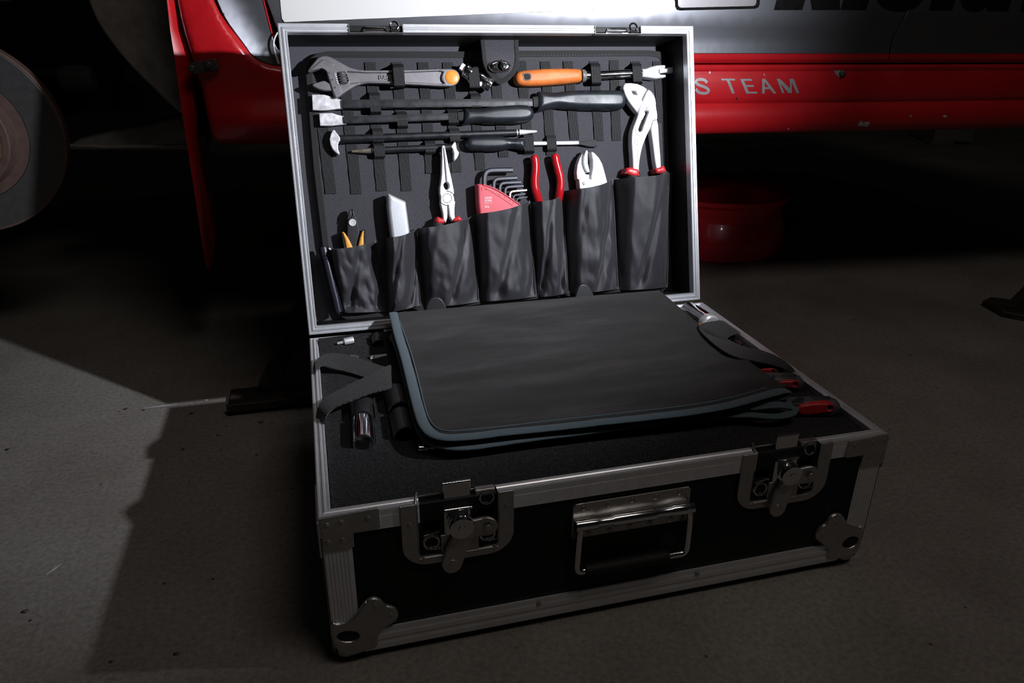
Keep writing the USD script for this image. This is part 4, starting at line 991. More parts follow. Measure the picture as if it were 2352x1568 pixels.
# flex handle with the orange grip
w = bt('flex_handle', 'breaker bar with an orange rubber grip and chrome shaft, top right of the board', 'socket wrench', (1350, 170))
part(w, 'shaft', axis((1335, 174.5), (1490, 166.5), 0.013, [(0, 9.6), (0.9, 9.6), (1, 9.0)], 28), M['chrome'], label='chrome shaft')
gp = [(1181, 182), (1184, 170), (1192, 164), (1212, 160.5), (1250, 158), (1290, 157), (1325, 158), (1335, 160), (1337.5, 174), (1336, 188), (1322, 190), (1290, 193.5), (1250, 196.5), (1215, 198), (1196, 196.5), (1186, 192)]
part(w, 'grip', plate(BOARD, gp, 0.004, 0.0230, 0.0095, 0.014, 1, 0.0014, (), 0.011, 9), M['orange'], label='orange rubber grip with a hanging hole')
ho = chaikin([(1198.5, 172), (1202, 168), (1215, 168), (1219.5, 172), (1220, 181), (1216, 186), (1205, 186.5), (1199.5, 182)], 1)
hi = chaikin([(1201.5, 173), (1204, 170.5), (1214, 170.5), (1217, 173), (1217.5, 180.5), (1214.5, 183.5), (1206, 184), (1202.5, 181)], 1)
part(w, 'hole_liner', plate(BOARD, ho, 0.015, 0.0234, 0.0008, 0.020, 0, 0.0012, [hi]), M['grey_collar'])
part(w, 'hanging_hole', plate(BOARD, hi, 0.015, 0.0231, 0.0003, 0.020), M['hole'])
part(w, 'collar', axis((1335, 174.3), (1344, 173.8), 0.013, [(0, 14.5), (0.7, 14.5), (1, 13)], 28), M['grey_collar'])
part(w, 'fork', bpl([(1476, 157), (1484, 157), (1496, 152.5), (1510, 149), (1527, 148.5), (1529.5, 150), (1529.5, 155.5), (1519, 156.5), (1514.5, 160), (1514.5, 167), (1519, 170.5), (1530, 170.5), (1531, 176), (1526, 178), (1508, 180.5), (1494, 178.5), (1482, 176.5), (1476, 176)], 0.004, 0.0205, 0.003), M['satin_chrome'], label='forked chrome head')
part(w, 'drive_head', [axis((1513, 163.5), (1534, 162), 0.013, [(0, 6), (1, 5.2)], 20), axis((1532, 162.2), (1547, 161.6), 0.013, [(0, 0.1), (0, 8.6), (0.8, 8.6), (1, 7.6), (1, 0.1)], 4, rot=math.pi / 4)], M['satin_chrome'], label='square chrome drive')

# pry bars with screwdriver handles
def pry(label, blade, s0, s1, hw, handle, collar, h=0.010):
    w = bt('pry_bar', label, 'pry bar', s0, h)
    part(w, 'blade', bpl(blade, 0.006, 0.0125, 0.0012, rz=0.0008), M['polished'], label='bare bright chisel blade')
    part(w, 'shaft', axis(s0, s1, h, [(0, 0.1), (0, hw * 1.05), (1, hw * 1.05), (1, 0.1)], 16, sq=7.0), M['black_oxide'], label='black square shaft')
    part(w, 'collar', axis(*collar, h, [(0, 0.1), (0, hw * 1.35), (1, hw * 1.5), (1, 0.1)], 16, sq=5), M['rubber_black'])
    part(w, 'handle', plate(BOARD, handle, 0.001, 0.0235, 0.0098, 0.013, 2, 0.0012, (), 0.0115, 10), M['handle_black'], label='black plastic handle')
pry('long pry bar with a black screwdriver handle at its right end, upper of two', [(716, 217), (744, 217), (756, 220), (772, 226), (792, 230.5), (794, 249), (774, 250), (752, 253), (738, 253.5), (718, 252.5)], (786, 240), (1232, 236.5), 9.0,
    [(1231, 214), (1238, 209.5), (1252, 212), (1276, 213.5), (1298, 209.5), (1330, 207.5), (1420, 207), (1432, 212), (1437.5, 230), (1434, 246), (1422, 253.5), (1330, 251.5), (1298, 249.5), (1276, 246.5), (1250, 253.5), (1236, 257), (1231, 255)], ((1222, 236), (1234, 235.5)))
pry('shorter pry bar with a black screwdriver handle ending at mid board, lower of two', [(733, 260), (762, 259), (776, 263.5), (794, 267.5), (796, 285), (772, 287.5), (756, 289), (735, 288.5)], (790, 276.5), (1066, 267.5), 7.6,
    [(1062, 252), (1070, 248.5), (1085, 250), (1102, 250.5), (1120, 246), (1160, 242.5), (1205, 240), (1221, 246), (1227, 260), (1223, 275), (1206, 283), (1160, 284), (1120, 284.5), (1096, 281.5), (1078, 284), (1066, 286.5), (1061, 284)], ((1050, 268.5), (1064, 268)))
# rolling head bars
w = bt('heel_bar', 'long black heel bar with a crescent head at its left end and a bright tip', 'pry bar', (900, 315))
part(w, 'head', bpl([(765.5, 297), (769, 299), (776, 308), (781.5, 316), (782, 322), (778.5, 326), (776.5, 333), (777, 343), (780.5, 352), (778.5, 355.5), (772, 351), (764, 343), (758.5, 331), (757, 318), (760, 306)], 0.004, 0.0150, 0.0014), M['polished'], label='bare crescent head')
part(w, 'shaft', axis((774, 320), (1192, 304), (0.0085, 0.0085), [(0, 0.1), (0, 9.0), (1, 7.2), (1, 0.1)], 18), M['black_oxide'])
part(w, 'tip', axis((1186, 304.3), (1233, 301.5), 0.0085, [(0, 7.4), (0.05, 7.2), (0.95, 2.6), (1, 1.8), (1, 0.1)], 18), M['polished'], label='bright tapered tip')
w = bt('heel_bar', 'shorter dark heel bar with its crescent head to the right, behind the long-nosed pliers', 'pry bar', (940, 342))
part(w, 'tip', axis((808, 348), (856, 345.5), 0.0080, [(0, 0.1), (0, 2.5), (0.95, 6.6), (1, 7.0)], 18), M['bronze'], label='worn bare tip')
part(w, 'shaft', axis((852, 345.6), (1045, 337), 0.0080, [(0, 0.1), (0, 7.0), (1, 7.6), (1, 0.1)], 18), M['black_oxide'])
part(w, 'head', bpl([(1036, 336), (1040, 330), (1044, 325), (1047, 327), (1048, 333), (1050, 343), (1055, 350), (1053.5, 356), (1049.5, 364), (1044, 369.5), (1042.5, 364), (1043, 352), (1040.5, 343)], 0.003, 0.0145, 0.0014), M['polished'], label='bare crescent head')
# small pry screwdriver
w = bt('pry_bar', 'small pry tool with a black handle at the left, silver shaft and black flared tip', 'pry bar', (1150, 330))
part(w, 'handle', plate(BOARD, [(1068, 330), (1070, 321), (1078, 314.5), (1095, 313), (1150, 312.5), (1160, 315), (1176, 319.5), (1190, 317.5), (1203, 315), (1206, 318), (1207, 344), (1203, 346), (1186, 341.5), (1174, 340), (1158, 344), (1145, 346.5), (1090, 346.5), (1076, 343), (1070, 338)], 0.001, 0.0215, 0.0085, 0.012, 1, 0.0014, (), 0.0100, 7), M['handle_black'], label='black plastic handle')
part(w, 'shaft', axis((1202, 330), (1328, 328), 0.0070, [(0, 0.1), (0, 4.3), (1, 4.3), (1, 0.1)], 12, sq=6), M['satin_chrome'], label='silver shaft')
part(w, 'tip', bpl([(1325, 324.5), (1334, 325), (1346, 323.5), (1358, 320.8), (1371, 320.5), (1371, 337), (1357, 337), (1346, 335), (1334, 332.5), (1325, 332.5)], 0.0045, 0.0085, 0.0008), M['rubber_black'], label='black flared tip')

# water pump pliers
w = bt('water_pump_pliers', 'large bright water pump pliers standing in the pocket at the far right', 'pliers', (1490, 300))
part(w, 'upper_jaw', bpl([(1431.5, 203), (1433, 196), (1437.5, 190.5), (1450, 190), (1465, 192), (1480, 199), (1487.5, 204.5), (1481, 216), (1475, 228), (1477, 233), (1471, 245), (1464.5, 259), (1454, 246), (1443.5, 231.5), (1437, 219)], 0.010, 0.0235, 0.0022, holes=[[(1451, 208), (1460.5, 209), (1464.5, 218), (1455, 215.5)]]), M['satin_chrome'], label='slanted upper jaw')
part(w, 'jaw_step', bpl([(1443, 229.5), (1462, 233.5), (1473, 230), (1476, 234), (1470, 247), (1464, 259), (1452, 244)], 0.010, 0.0205, 0.001), M['satin_chrome'])
slotp = [(1481, 254), (1491, 256.5), (1486.5, 268), (1482, 281), (1478, 291), (1476.5, 298), (1472.5, 302.5), (1468, 301), (1467, 296.5), (1470, 289), (1474.5, 277), (1477.5, 273), (1481, 266), (1483.5, 261)]
part(w, 'lower_jaw', bpl([(1488.5, 206), (1491, 205), (1498, 210.5), (1504.5, 221), (1507.5, 233), (1508, 247), (1510.5, 260), (1511, 277), (1501, 275), (1498, 283), (1495.5, 293), (1488, 307), (1482.5, 320), (1476.5, 336), (1472, 355), (1469, 375), (1468, 400), (1455, 398), (1453.5, 360), (1451, 330), (1451.5, 306), (1455, 292), (1463, 272), (1470, 251), (1477, 231.5)], 0.008, 0.0235, 0.0020, 1, holes=[slotp]), M['satin_chrome'], label='slotted jaw running down into the left handle')
part(w, 'slot_floor', bpl(slotp, 0.004, 0.0150, 0.0005), M['hole'])
part(w, 'boss_ridge', [fm(BOARD, tube([[*BOARD.at(x, y, 0.0235), 0.0236] for x, y in smoothpath([(1482, 238), (1474, 252), (1464, 278), (1458.5, 295), (1460, 306), (1468, 312.5), (1477, 309), (1486, 297)], 2)], 0.0008, 6))], M['satin_chrome'])
part(w, 'handle_panel', fm(BOARD, tube([[*BOARD.at(x, y, 0.0235), 0.0236] for x, y in smoothpath([(1457, 372), (1457, 330), (1459, 319), (1462, 319), (1464, 330), (1464.5, 372), (1461, 377)], 2)], 0.0006, 6)), M['satin_chrome'])
part(w, 'pivot_button', lathe(BOARD.at3(1488.5, 250, 0.022), BOARD.at3(1488.5, 250, 0.0262), [(0, 5.5 * PX), (0.7, 5.2 * PX), (1, 3 * PX)], 20), M['satin_chrome'])
part(w, 'right_handle', bpl([(1500, 277), (1504, 274.5), (1510.5, 275), (1513, 290), (1515, 325), (1518, 362), (1519.5, 392), (1510, 396), (1505, 372), (1500, 330), (1495.5, 297)], 0.006, 0.0200, 0.0020), M['satin_chrome'])
def tgrip(own, a, b, r0, r1, h, m_, nm='grip', lab=None):
    part(own, nm, axis(a, b, h, [(0, 0.1), (0, r0), (0.08, r0 * 1.1), (0.9, r1), (1, r1 * 0.6), (1, 0.1)], 20, sq=2.4), m_, label=lab)
part(w, 'red_collar', bpl([(1441, 385), (1450, 383), (1468.5, 387), (1472, 404), (1458, 406), (1443, 400), (1437, 398)], 0.002, 0.0255, 0.005, rz=0.006, n=5), M['red_plastic'], label='red collar of the left handle')
part(w, 'red_collar', bpl([(1506, 388), (1512, 384.5), (1527, 379), (1530, 384), (1533.5, 393), (1524, 398), (1509, 398)], 0.002, 0.0235, 0.005, rz=0.006, n=5), M['red_plastic'], label='red collar of the right handle')
tgrip(w, (1452, 398), (1470, 560), 17, 13, 0.012, M['rubber_black'], lab='black grip')
tgrip(w, (1522, 394), (1512, 560), 14, 11, 0.012, M['rubber_black'], lab='black grip')

# long-nosed pliers
w = bt('long_nose_pliers', 'bright long-nosed pliers with red collars standing in the third pocket', 'pliers', (1026, 430))
slit = [(1018.2, 340), (1019.6, 340), (1023, 380), (1026, 418), (1024.3, 418), (1021, 380)]
eye = chaikin([(1018.5, 424), (1022, 419), (1026, 417.5), (1030, 420), (1032, 426), (1031, 432), (1026, 436.5), (1021, 432), (1019.5, 427)], 1)
nose = [(1015, 335), (1016.5, 333.5), (1020.5, 333.5), (1022, 335), (1025, 350), (1031, 382), (1037, 408), (1043, 437), (1043.5, 445), (1041, 446), (1043.5, 454), (1044, 461), (1046, 463), (1044.5, 478), (1044.5, 492), (1045.5, 500), (1039, 508), (1033, 497), (1031, 480), (1029.5, 471.5), (1028, 472), (1028.5, 490), (1028, 500), (1024, 512), (1018, 505), (1017.5, 492), (1015, 480), (1011.5, 467), (1012, 462), (1012, 450), (1010, 445), (1010, 432), (1012.5, 415), (1014, 400), (1014.5, 370)]
part(w, 'jaws', bpl(nose, 0.009, 0.0215, 0.0016, step=0.0008, holes=[slit, eye]), M['satin_chrome'], label='bright tapered jaws')
part(w, 'jaw_gap', [bpl(slit, 0.009, 0.0195, 0.0002, step=0.0008), bpl(eye, 0.009, 0.0105, 0.0002)], M['hole'])
part(w, 'pivot', torus(BOARD.at3(1027.3, 455, 0.0215), NV, 10.2 * PX, 0.0004, 40, 6), M['steel_plate'])
part(w, 'joint_line', fm(BOARD, tube([[*BOARD.at(x, y, 0.0215), 0.0215] for x, y in smoothpath([(1026, 438), (1033, 440), (1040, 444)], 1)], 0.0005, 5)), M['hole'])
part(w, 'joint_line', fm(BOARD, tube([[*BOARD.at(x, y, 0.0215), 0.0215] for x, y in smoothpath([(1011.5, 464), (1017, 469), (1024, 471.5), (1030, 471)], 1)], 0.0005, 5)), M['hole'])
part(w, 'red_collar', bpl([(1003.5, 498), (1006, 497), (1021, 503), (1023, 507), (1021.5, 513), (1007, 516), (1000, 508)], 0.004, 0.0245, 0.004, rz=0.005, n=5), M['red_plastic'], label='left red collar')
part(w, 'red_collar', bpl([(1040.5, 505), (1043, 501), (1055, 494), (1063.5, 504), (1061, 508), (1042, 510)], 0.004, 0.0245, 0.004, rz=0.005, n=5), M['red_plastic'], label='right red collar')
tgrip(w, (1004, 510), (1020, 640), 14, 11, 0.014, M['rubber_black'])
tgrip(w, (1055, 505), (1060, 640), 12, 11, 0.014, M['rubber_black'])

# hex keys in their red holder
w = bt('hex_key_holder', 'pinkish red plastic holder of hex keys in the fourth pocket', 'hex key holder', (1140, 460))
part(w, 'body', bpl([(1097, 422), (1101, 421.5), (1112, 423), (1132, 429.5), (1152, 440), (1174, 454), (1197, 470), (1192, 500), (1104, 508), (1099, 470)], 0.004, 0.0260, 0.0035, rz=0.0045), M['pink_plastic'])
part(w, 'rim_bead', fm(BOARD, tube([[*BOARD.at(x, y, 0.026), 0.0262] for x, y in smoothpath([(1110, 424), (1132, 431), (1152, 442), (1174, 456), (1194, 470)], 2)], 0.0012, 8)), M['pink_plastic'])
part(w, 'moulded_line', fm(BOARD, tube([[*BOARD.at(x, y, 0.026), 0.0261] for x, y in smoothpath([(1107, 438), (1106, 430), (1112, 430), (1130, 441), (1155, 456), (1178, 473)], 2)], 0.0005, 6)), M['pink_plastic'])
part(w, 'white_lettering', [lettering(BOARD, 'ORDER', (1112.5, 456.5), 0.0026, 0.0260, depth=0.0003, bold=True), lettering(BOARD, 'CODE', (1112.5, 463), 0.0030, 0.0260, depth=0.0003, bold=True), lettering(BOARD, 'R271-2', (1113, 468), 0.0022, 0.0260, depth=0.0003), lettering(BOARD, 'SCL', (1113.5, 477), 0.0028, 0.0260, depth=0.0003, bold=True)], M['white_print'], smooth=0)
part(w, 'size_numbers', [lettering(BOARD, c, q, 0.0022, 0.0260, depth=0.0003) for c, q in (('10', (1113, 437)), ('8', (1131, 443)), ('6', (1146, 449)), ('5', (1158, 455)), ('4', (1169, 462)), ('3', (1177, 468)))], M['dark_print'], smooth=0)
HK = [((1112.5, 424), (1113, 404), (1127, 391), (1177, 390.5), 4.6, 'hex_steel', 'thickest dark hex key at the top of the red holder'), ((1134, 430), (1134, 420), (1145, 410.5), (1187, 408.5), 3.7, 'hex_steel', 'second hex key from the top of the red holder'),
      ((1148, 438), (1148, 429), (1158, 420), (1196, 418.5), 3.3, 'hex_steel', 'third hex key from the top of the red holder'), ((1160, 445), (1160, 437), (1169, 429), (1202, 427), 2.9, 'hex_steel', 'fourth hex key from the top, middle one of the red holder'),
      ((1171, 452), (1171, 446), (1179, 439), (1210, 436.5), 2.4, 'hex_bright', 'pale bright hex key, third from the bottom of the red holder'), ((1179, 458), (1179, 454), (1186, 447.5), (1206.5, 445), 2.0, 'hex_steel', 'thin hex key, second from the bottom of the red holder'), ((1186, 464), (1187, 460), (1193, 455), (1211, 452.5), 1.7, 'hex_steel', 'thinnest hex key at the foot of the red holder')]
for a, b, c, d, r, mm, lab in HK:
    k_ = thing('hex_key', lab, 'hex key', BOARD.at3(*a, 0.014), 'hex keys in the red holder')
    e = (a[0] + 4, a[1] + 90)
    pts = smoothpath([BOARD.at3(*q, 0.0150) for q in (e, a, b, ((b[0] * 2 + c[0]) / 3 - 0.5, (b[1] + 2 * c[1]) / 3 - 0.5), c, d)], 3)
    part(k_, 'key', tube(pts, r * PX * 1.32, 6, up=NV, rot=math.pi / 6), M[mm], smooth=20)

# the other pliers
w = bt('side_pliers', 'red handled pliers standing upside down, only two glossy handles above the fifth pocket', 'pliers', (1255, 420))
for pts, lab in (([(1226, 356), (1229.5, 372), (1230, 392), (1227.5, 412), (1228.5, 432), (1236, 456), (1243, 480), (1250, 515)], 'left red handle'), ([(1274, 353), (1277, 372), (1282.5, 392), (1287.5, 412), (1287, 432), (1284, 450), (1278, 480), (1268, 515)], 'right red handle')):
    c = np.array([BOARD.at3(*q, 0.0155 - 0.013 * np.clip((q[1] - 440) / 45, 0, 1)) for q in smoothpath(pts, 2)])
    rr = np.full(len(c), 9.6 * PX)
    rr[:4] *= [0.35, 0.72, 0.90, 0.98]
    part(w, 'handle', tube(c, rr, 18), M['red_grip'], label=lab)
part(w, 'jaws', bpl([(1246, 512), (1272, 508), (1268, 560), (1258, 590), (1250, 560)], 0.002, 0.008, 0.002), M['satin_chrome'])
w = bt('gripping_pliers', 'white bright broad-headed pliers with toothed jaws in the sixth pocket', 'pliers', (1358, 400))
part(w, 'outer_jaw', bpl([(1338.5, 352), (1336.5, 362), (1336.5, 376), (1340, 388), (1346, 399.5), (1354.5, 400.5), (1354.5, 413), (1332, 415), (1325.5, 411), (1324, 396), (1326, 379), (1331, 364)], 0.008, 0.0215, 0.0018), M['satin_chrome'], label='left jaw')
teeth_l = [(1350.5 + (0.7 if i % 2 else -0.5) + 4.5 * max(0, (i - 9) / 8), 354 + 2.3 * i) for i in range(18)]
part(w, 'inner_jaw', bpl([(1344, 350), (1346, 345), (1349.5, 344.5), (1351, 349)] + teeth_l + [(1355.5, 394.5), (1352, 396), (1348.5, 395), (1343.5, 387), (1340.5, 374), (1341, 360)], 0.008, 0.0235, 0.0014, step=0.0008), M['satin_chrome'])
teeth_r = [(1361.5 + (0.6 if i % 2 else -0.6) - 2.5 * max(0, (i - 10) / 8), 366 + 1.9 * i) for i in range(17)]
part(w, 'right_jaw', bpl([(1358, 349.5), (1361, 348), (1366, 351), (1376, 361.5), (1384, 376), (1389, 393), (1395.5, 418), (1388, 470), (1372, 470), (1366, 424), (1358, 413)] + teeth_r[::-1] + [(1360, 360)], 0.008, 0.0235, 0.0018, step=0.0010), M['satin_chrome'], label='broad right jaw')
part(w, 'mouth_shade', bpl([(1349, 350), (1359, 350), (1362, 370), (1359, 400), (1355, 400), (1350, 370)], 0.006, 0.009, 0.0005), M['bracket'])  # dark plate in the mouth, stands for the shade between the jaws
part(w, 'pivot_plate', bpl([(1329.5, 411), (1338, 407.5), (1350, 408), (1360, 413), (1367, 420.5), (1368, 470), (1336, 470)], 0.008, 0.0250, 0.0014), M['satin_chrome'])
part(w, 'rivet', lathe(BOARD.at3(1341.5, 420.5, 0.0245), BOARD.at3(1341.5, 420.5, 0.0275), [(0, 4.4 * PX), (0.6, 4.2 * PX), (1, 2.6 * PX)], 18), M['satin_chrome'])
part(w, 'handle', [axis((1330, 414), (1340, 500), (0.0110, 0.006), [(0, 0.1), (0, 6), (0.05, 7), (1, 7), (1, 0.1)], 16), axis((1376, 470), (1380, 530), 0.0080, [(0, 7), (1, 7)], 16)], M['red_grip'], label='red handle')

# knife, cutters, torch
w = bt('utility_knife', 'silver metal utility knife standing in the second pocket from the left', 'knife', (915, 500))
part(w, 'body', bpl([(890, 446), (893, 444), (897, 445.5), (930.5, 461), (933, 464), (936, 487), (942, 533), (945, 560), (902, 566), (897, 530), (891, 480)], 0.006, 0.0290, 0.0055, step=0.0012, rz=0.006, n=6), M['knife'], label='sloping die-cast body')
part(w, 'slide_button', bpl([(887.5, 470), (890.5, 468), (893, 476), (891, 480)], 0.012, 0.020, 0.002), M['satin_chrome'])
part(w, 'side_notch', bpl([(931.5, 484), (934.5, 484), (935.5, 496), (933, 496)], 0.012, 0.026, 0.001), M['hole'])
w = bt('side_cutters', 'small black side cutters with amber handles in the first pocket on the left', 'pliers', (812, 520))
part(w, 'jaw', bpl([(804.5, 481), (806, 479), (807.5, 487), (808.5, 494), (805.5, 501), (797.5, 506), (799, 491)], 0.010, 0.0190, 0.0012), M['impact_black'], label='left black jaw')
part(w, 'jaw', bpl([(808, 479), (810, 479), (813, 486), (815.5, 494), (819, 497), (821.5, 510), (826, 534), (821, 552), (816, 580), (801, 580), (798, 540), (797.5, 508), (806, 500), (809.5, 493)], 0.010, 0.0180, 0.0014), M['impact_black'], label='right black jaw and shank')
part(w, 'pivot_screw', [lathe(BOARD.at3(809.2, 511, 0.0178), BOARD.at3(809.2, 511, 0.0205), [(0, 8.3 * PX), (0.5, 8.3 * PX), (0.8, 7.4 * PX), (0.8, 4.6 * PX), (0.6, 4.4 * PX), (0.6, 0.0001)], 28)], M['satin_chrome'], label='chrome pivot screw')
part(w, 'handle', bpl([(785.5, 533), (789, 532), (793, 536), (800, 546), (806, 557), (811, 568), (815, 600), (800, 600), (794.5, 568), (791, 549)], 0.006, 0.0200, 0.0030), M['amber'], label='left amber handle')
part(w, 'handle_back', bpl([(783, 534), (786, 531.5), (791, 548), (796, 575), (800, 600), (794, 600), (789, 570), (785.5, 548)], 0.004, 0.0180, 0.0020), M['rubber_black'])
part(w, 'handle', bpl([(834.5, 528), (836, 530), (835.5, 545), (836, 562), (836, 600), (820, 600), (822.5, 565), (826, 548), (830, 535)], 0.006, 0.0200, 0.0030), M['amber'], label='right amber handle')
part(w, 'handle_back', bpl([(834.5, 527), (838.5, 527), (841.5, 532), (840.5, 548), (841, 570), (840, 600), (834.5, 600), (835.5, 560), (834.5, 540)], 0.004, 0.0180, 0.0020), M['rubber_black'])
w = bt('pen_torch', 'slim blue-black pen torch leaning at the left end of the tool board', 'torch', (760, 640))
part(w, 'barrel', axis((741.5, 566), (778, 717), 0.014, [(0.20, 0.1), (0.20, 9.2), (0.22, 9.8), (0.70, 9.8), (0.71, 9.0), (0.71, 0.1)], 24), M['torch'], label='knurled barrel')
part(w, 'head', axis((741.5, 566), (778, 717), 0.014, [(0, 0.1), (0, 9.0), (0.02, 11.0), (0.13, 11.0), (0.135, 9.6), (0.15, 9.6), (0.155, 10.6), (0.19, 10.4), (0.205, 9.0), (0.205, 0.1)], 24), M['torch'], label='ringed head')
part(w, 'tail', axis((741.5, 566), (778, 717), 0.014, [(0.70, 9.2), (0.705, 9.7), (0.985, 9.7), (1.0, 8.8), (1.0, 0.1)], 24), M['torch'], label='smooth tail cap')
part(w, 'pocket_clip', [axis((755, 570), (760, 574), 0.020, [(0, 3), (1, 3)], 10)], M['steel_plate'])
# ---------------------------------------------------------------- the foam tray and what lies in it
def heave_z(x, y):
    return 0.0125 * np.exp(-((x - 0.08) / 0.16) ** 2 - ((y - Y1) / 0.030) ** 2)
def fz(x, y, z=0.0):
    q = on_z(x, y, FZ + z)
    for _ in range(12):
        q = on_z(x, y, FZ + z + 0.5 * (q[2] - FZ - z) + 0.5 * heave_z(q[0], q[1]))
    return q
X0, X1, Y0, Y1 = 0.0115, CW - 0.0115, 0.0115, CD - 0.0105
def heave(v):
    v = np.array(v)
    up_ = heave_z(v[:, 0], v[:, 1]) + 0.0012 * (meshkit.fbm(np.c_[v[:, 0] * 14, v[:, 1] * 14, 0 * v[:, 0]], 3) - 0.5)
    v[:, 2] += np.where(v[:, 2] > 0.1, up_, 0)
    return v
foam = m3.Manifold.cube([X1 - X0, Y1 - Y0, FZ - 0.022]).translate([X0, Y0, 0.022]).refine_to_length(0.014).warp_batch(heave)
def m3_of(me):
    me = trimesh.Trimesh(me.vertices, me.faces, process=True)
    return m3.Manifold(m3.Mesh(np.asarray(me.vertices, np.float32), np.asarray(me.faces, np.uint32)))
def hull_cut(p0, p1, r):
    s = trimesh.creation.icosphere(2, r)
    c = trimesh.convex.convex_hull(np.vstack([s.vertices + p0, s.vertices + p1, s.vertices + np.asarray(p0) + [0, 0, 0.05], s.vertices + np.asarray(p1) + [0, 0, 0.05]]))
    return m3_of(c)
CUTS = []
ITEMS = []
def lying(name, label, category, a, b, z, prof, material, group=None, n=32, cut=None, pname='body', sq=2.0, rot=0.0):
    """a round thing lying in a cut-out of the foam: axis from photo point a to b at height z above the foam"""
    p0, p1 = fz(*a, z), fz(*b, z)
    t = thing(name, label, category, p0, group)
    part(t, pname, lathe(p0, p1, prof, n, up=(0, 0, 1), sq=sq, rot=rot), material)
    rmax = max(r for _, r in prof)
    d = nrm(p1 - p0) * rmax * 0.75
    CUTS.append((p0 + d, p1 - d, rmax + 0.0018 if cut is None else cut))
    return t, p0, p1
def sock(r, hollow=0.75, neck=None):
    nk = r if neck is None else neck
    return [(0, 0.0001), (0, nk * 0.92), (0.03, nk), (0.30, nk), (0.36, r), (0.96, r), (1.0, r * 0.96), (1.0, r * hollow), (0.72, r * hollow * 0.97), (0.72, 0.0001)]
lying('impact_socket', 'matt black impact socket under the left webbing strap', 'socket', (829, 922), (833, 966), 0.002, sock(0.0132), M['impact_black'], 'sockets in the foam')
t, p0, p1 = lying('chrome_socket', 'shiny dark chrome socket in front of the left strap', 'socket', (832, 968), (836, 1020), 0.004, sock(0.0122, 0.8), M['chrome'], 'sockets in the foam')
lying('impact_socket', 'wide black socket beside the cloth, behind its slant-ended neighbour', 'socket', (908, 902), (918, 945), 0.003, sock(0.0140, 0.84), M['impact_black'], 'sockets in the foam')
lying('impact_socket', 'black socket with a slanting open end beside the cloth corner', 'socket', (920, 955), (930, 1003), 0.003, sock(0.0130, 0.86), M['impact_black'], 'sockets in the foam')
lying('small_socket', 'small dark stepped socket at the back of the tray', 'socket', (865, 768), (868, 790), 0.004, sock(0.0082, 0.8, 0.0052), M['impact_black'], 'sockets in the foam')
lying('small_socket', 'small dark stepped socket at the back, half under the cloth', 'socket', (905, 768), (908, 790), 0.004, sock(0.0082, 0.8, 0.0052), M['impact_black'], 'sockets in the foam')
t, p0, p1 = lying('bit_socket', 'small bright bit socket with a pointed tip in the back left corner', 'bit', (812, 780), (790, 785), 0.003, [(0, 0.0001), (0, 0.0046), (0.1, 0.0050), (0.9, 0.0050), (1.0, 0.0042), (1.0, 0.0001)], M['satin_chrome'])
part(t, 'tip', lathe(p1, p1 + (p1 - p0) * 0.75, [(0, 0.0034), (0.15, 0.0024), (0.9, 0.0018), (1, 0.0006)], 6), M['polished'])
t, p0, p1 = lying('bit_socket', 'small pale bit half hidden behind the left strap', 'bit', (822, 822), (806, 820), 0.002, [(0, 0.0001), (0, 0.0034), (1.0, 0.0034), (1.0, 0.0001)], M['bronze'])
ku = nrm(fz(888, 816) - fz(850, 823))
kf = Frame(fz(850, 823, 0.001), ku, np.cross([0, 0, 1.0], ku), (0, 0, 1))
kl = np.linalg.norm(fz(888, 816) - fz(850, 823))
kt = thing('feeler_key', 'small flat steel key with a ring, by the left strap', 'key', kf.o)
part(kt, 'blade', fm(kf, puff(Polygon([(0, -0.003), (0, 0.003), (0.008, 0.004), (kl, 0.0016), (kl, -0.0016), (0.008, -0.004)]), 0, 0.0022, 0.0005)), M['satin_chrome'])
part(kt, 'ring', torus(kf.w([0.004, 0, 0.0025]), (0, 0, 1), 0.0028, 0.0008), M['chrome'])
t, p0, p1 = lying('extension_bar', 'chrome extension bar end poking out under the front corner of the cloth', 'extension bar', (960, 1031), (1000, 1026), 0.001, [(0, 0.0001), (0, 0.0054), (0.05, 0.0062), (0.55, 0.0062), (0.62, 0.0048), (1.0, 0.0048), (1.0, 0.0001)], M['chrome'])
part(t, 'shaft', lathe(p1, p1 + (p1 - p0) * 4, [(0, 0.0046), (1, 0.0046)], 16), M['chrome'])
# ratchet at the back right
t, p0, p1 = lying('drain_socket', 'large dark chrome socket lying in the back right corner of the tray', 'socket', (1578, 712), (1628, 745), 0.006, [(0, 0.0001), (0, 0.0130), (0.06, 0.0150), (0.62, 0.0150), (0.66, 0.0144), (0.70, 0.0150), (1.0, 0.0150), (1.0, 0.0001)], M['chrome'])
part(t, 'ring', lathe(p1 - (p1 - p0) * 0.12, p1 + (p1 - p0) * 0.10, [(0, 0.0152), (0.2, 0.0160), (0.8, 0.0160), (1, 0.0135), (1, 0.0001)], 32), M['polished'], label='bright ring at its end')
q = fz(1596, 748, 0.004)
solid('orange_driver', 'sliver of orange tool handle between the cloth and the right strap', 'screwdriver', lathe(q - np.array([0.018, 0.012, 0]), q + np.array([0.022, -0.006, 0]), [(0, 0.004), (0.1, 0.007), (0.9, 0.007), (1, 0.004)], 20), M['orange'])
q = fz(1682, 787, 0.002)
rt = thing('ratchet_head', 'small chrome disc with concentric rings under the bend of the right strap', 'ratchet', q)
part(rt, 'disc', lathe(q - np.array([0, 0, 0.006]), q + np.array([0, 0, 0.0035]), [(0, 0.0125), (0.72, 0.0125), (0.85, 0.0115), (0.85, 0.0100), (0.80, 0.0098), (0.80, 0.0082), (0.95, 0.0078), (0.95, 0.0062), (0.88, 0.0058), (0.88, 0.0036), (1.05, 0.0032), (1.05, 0.0001)], 36), M['chrome'])
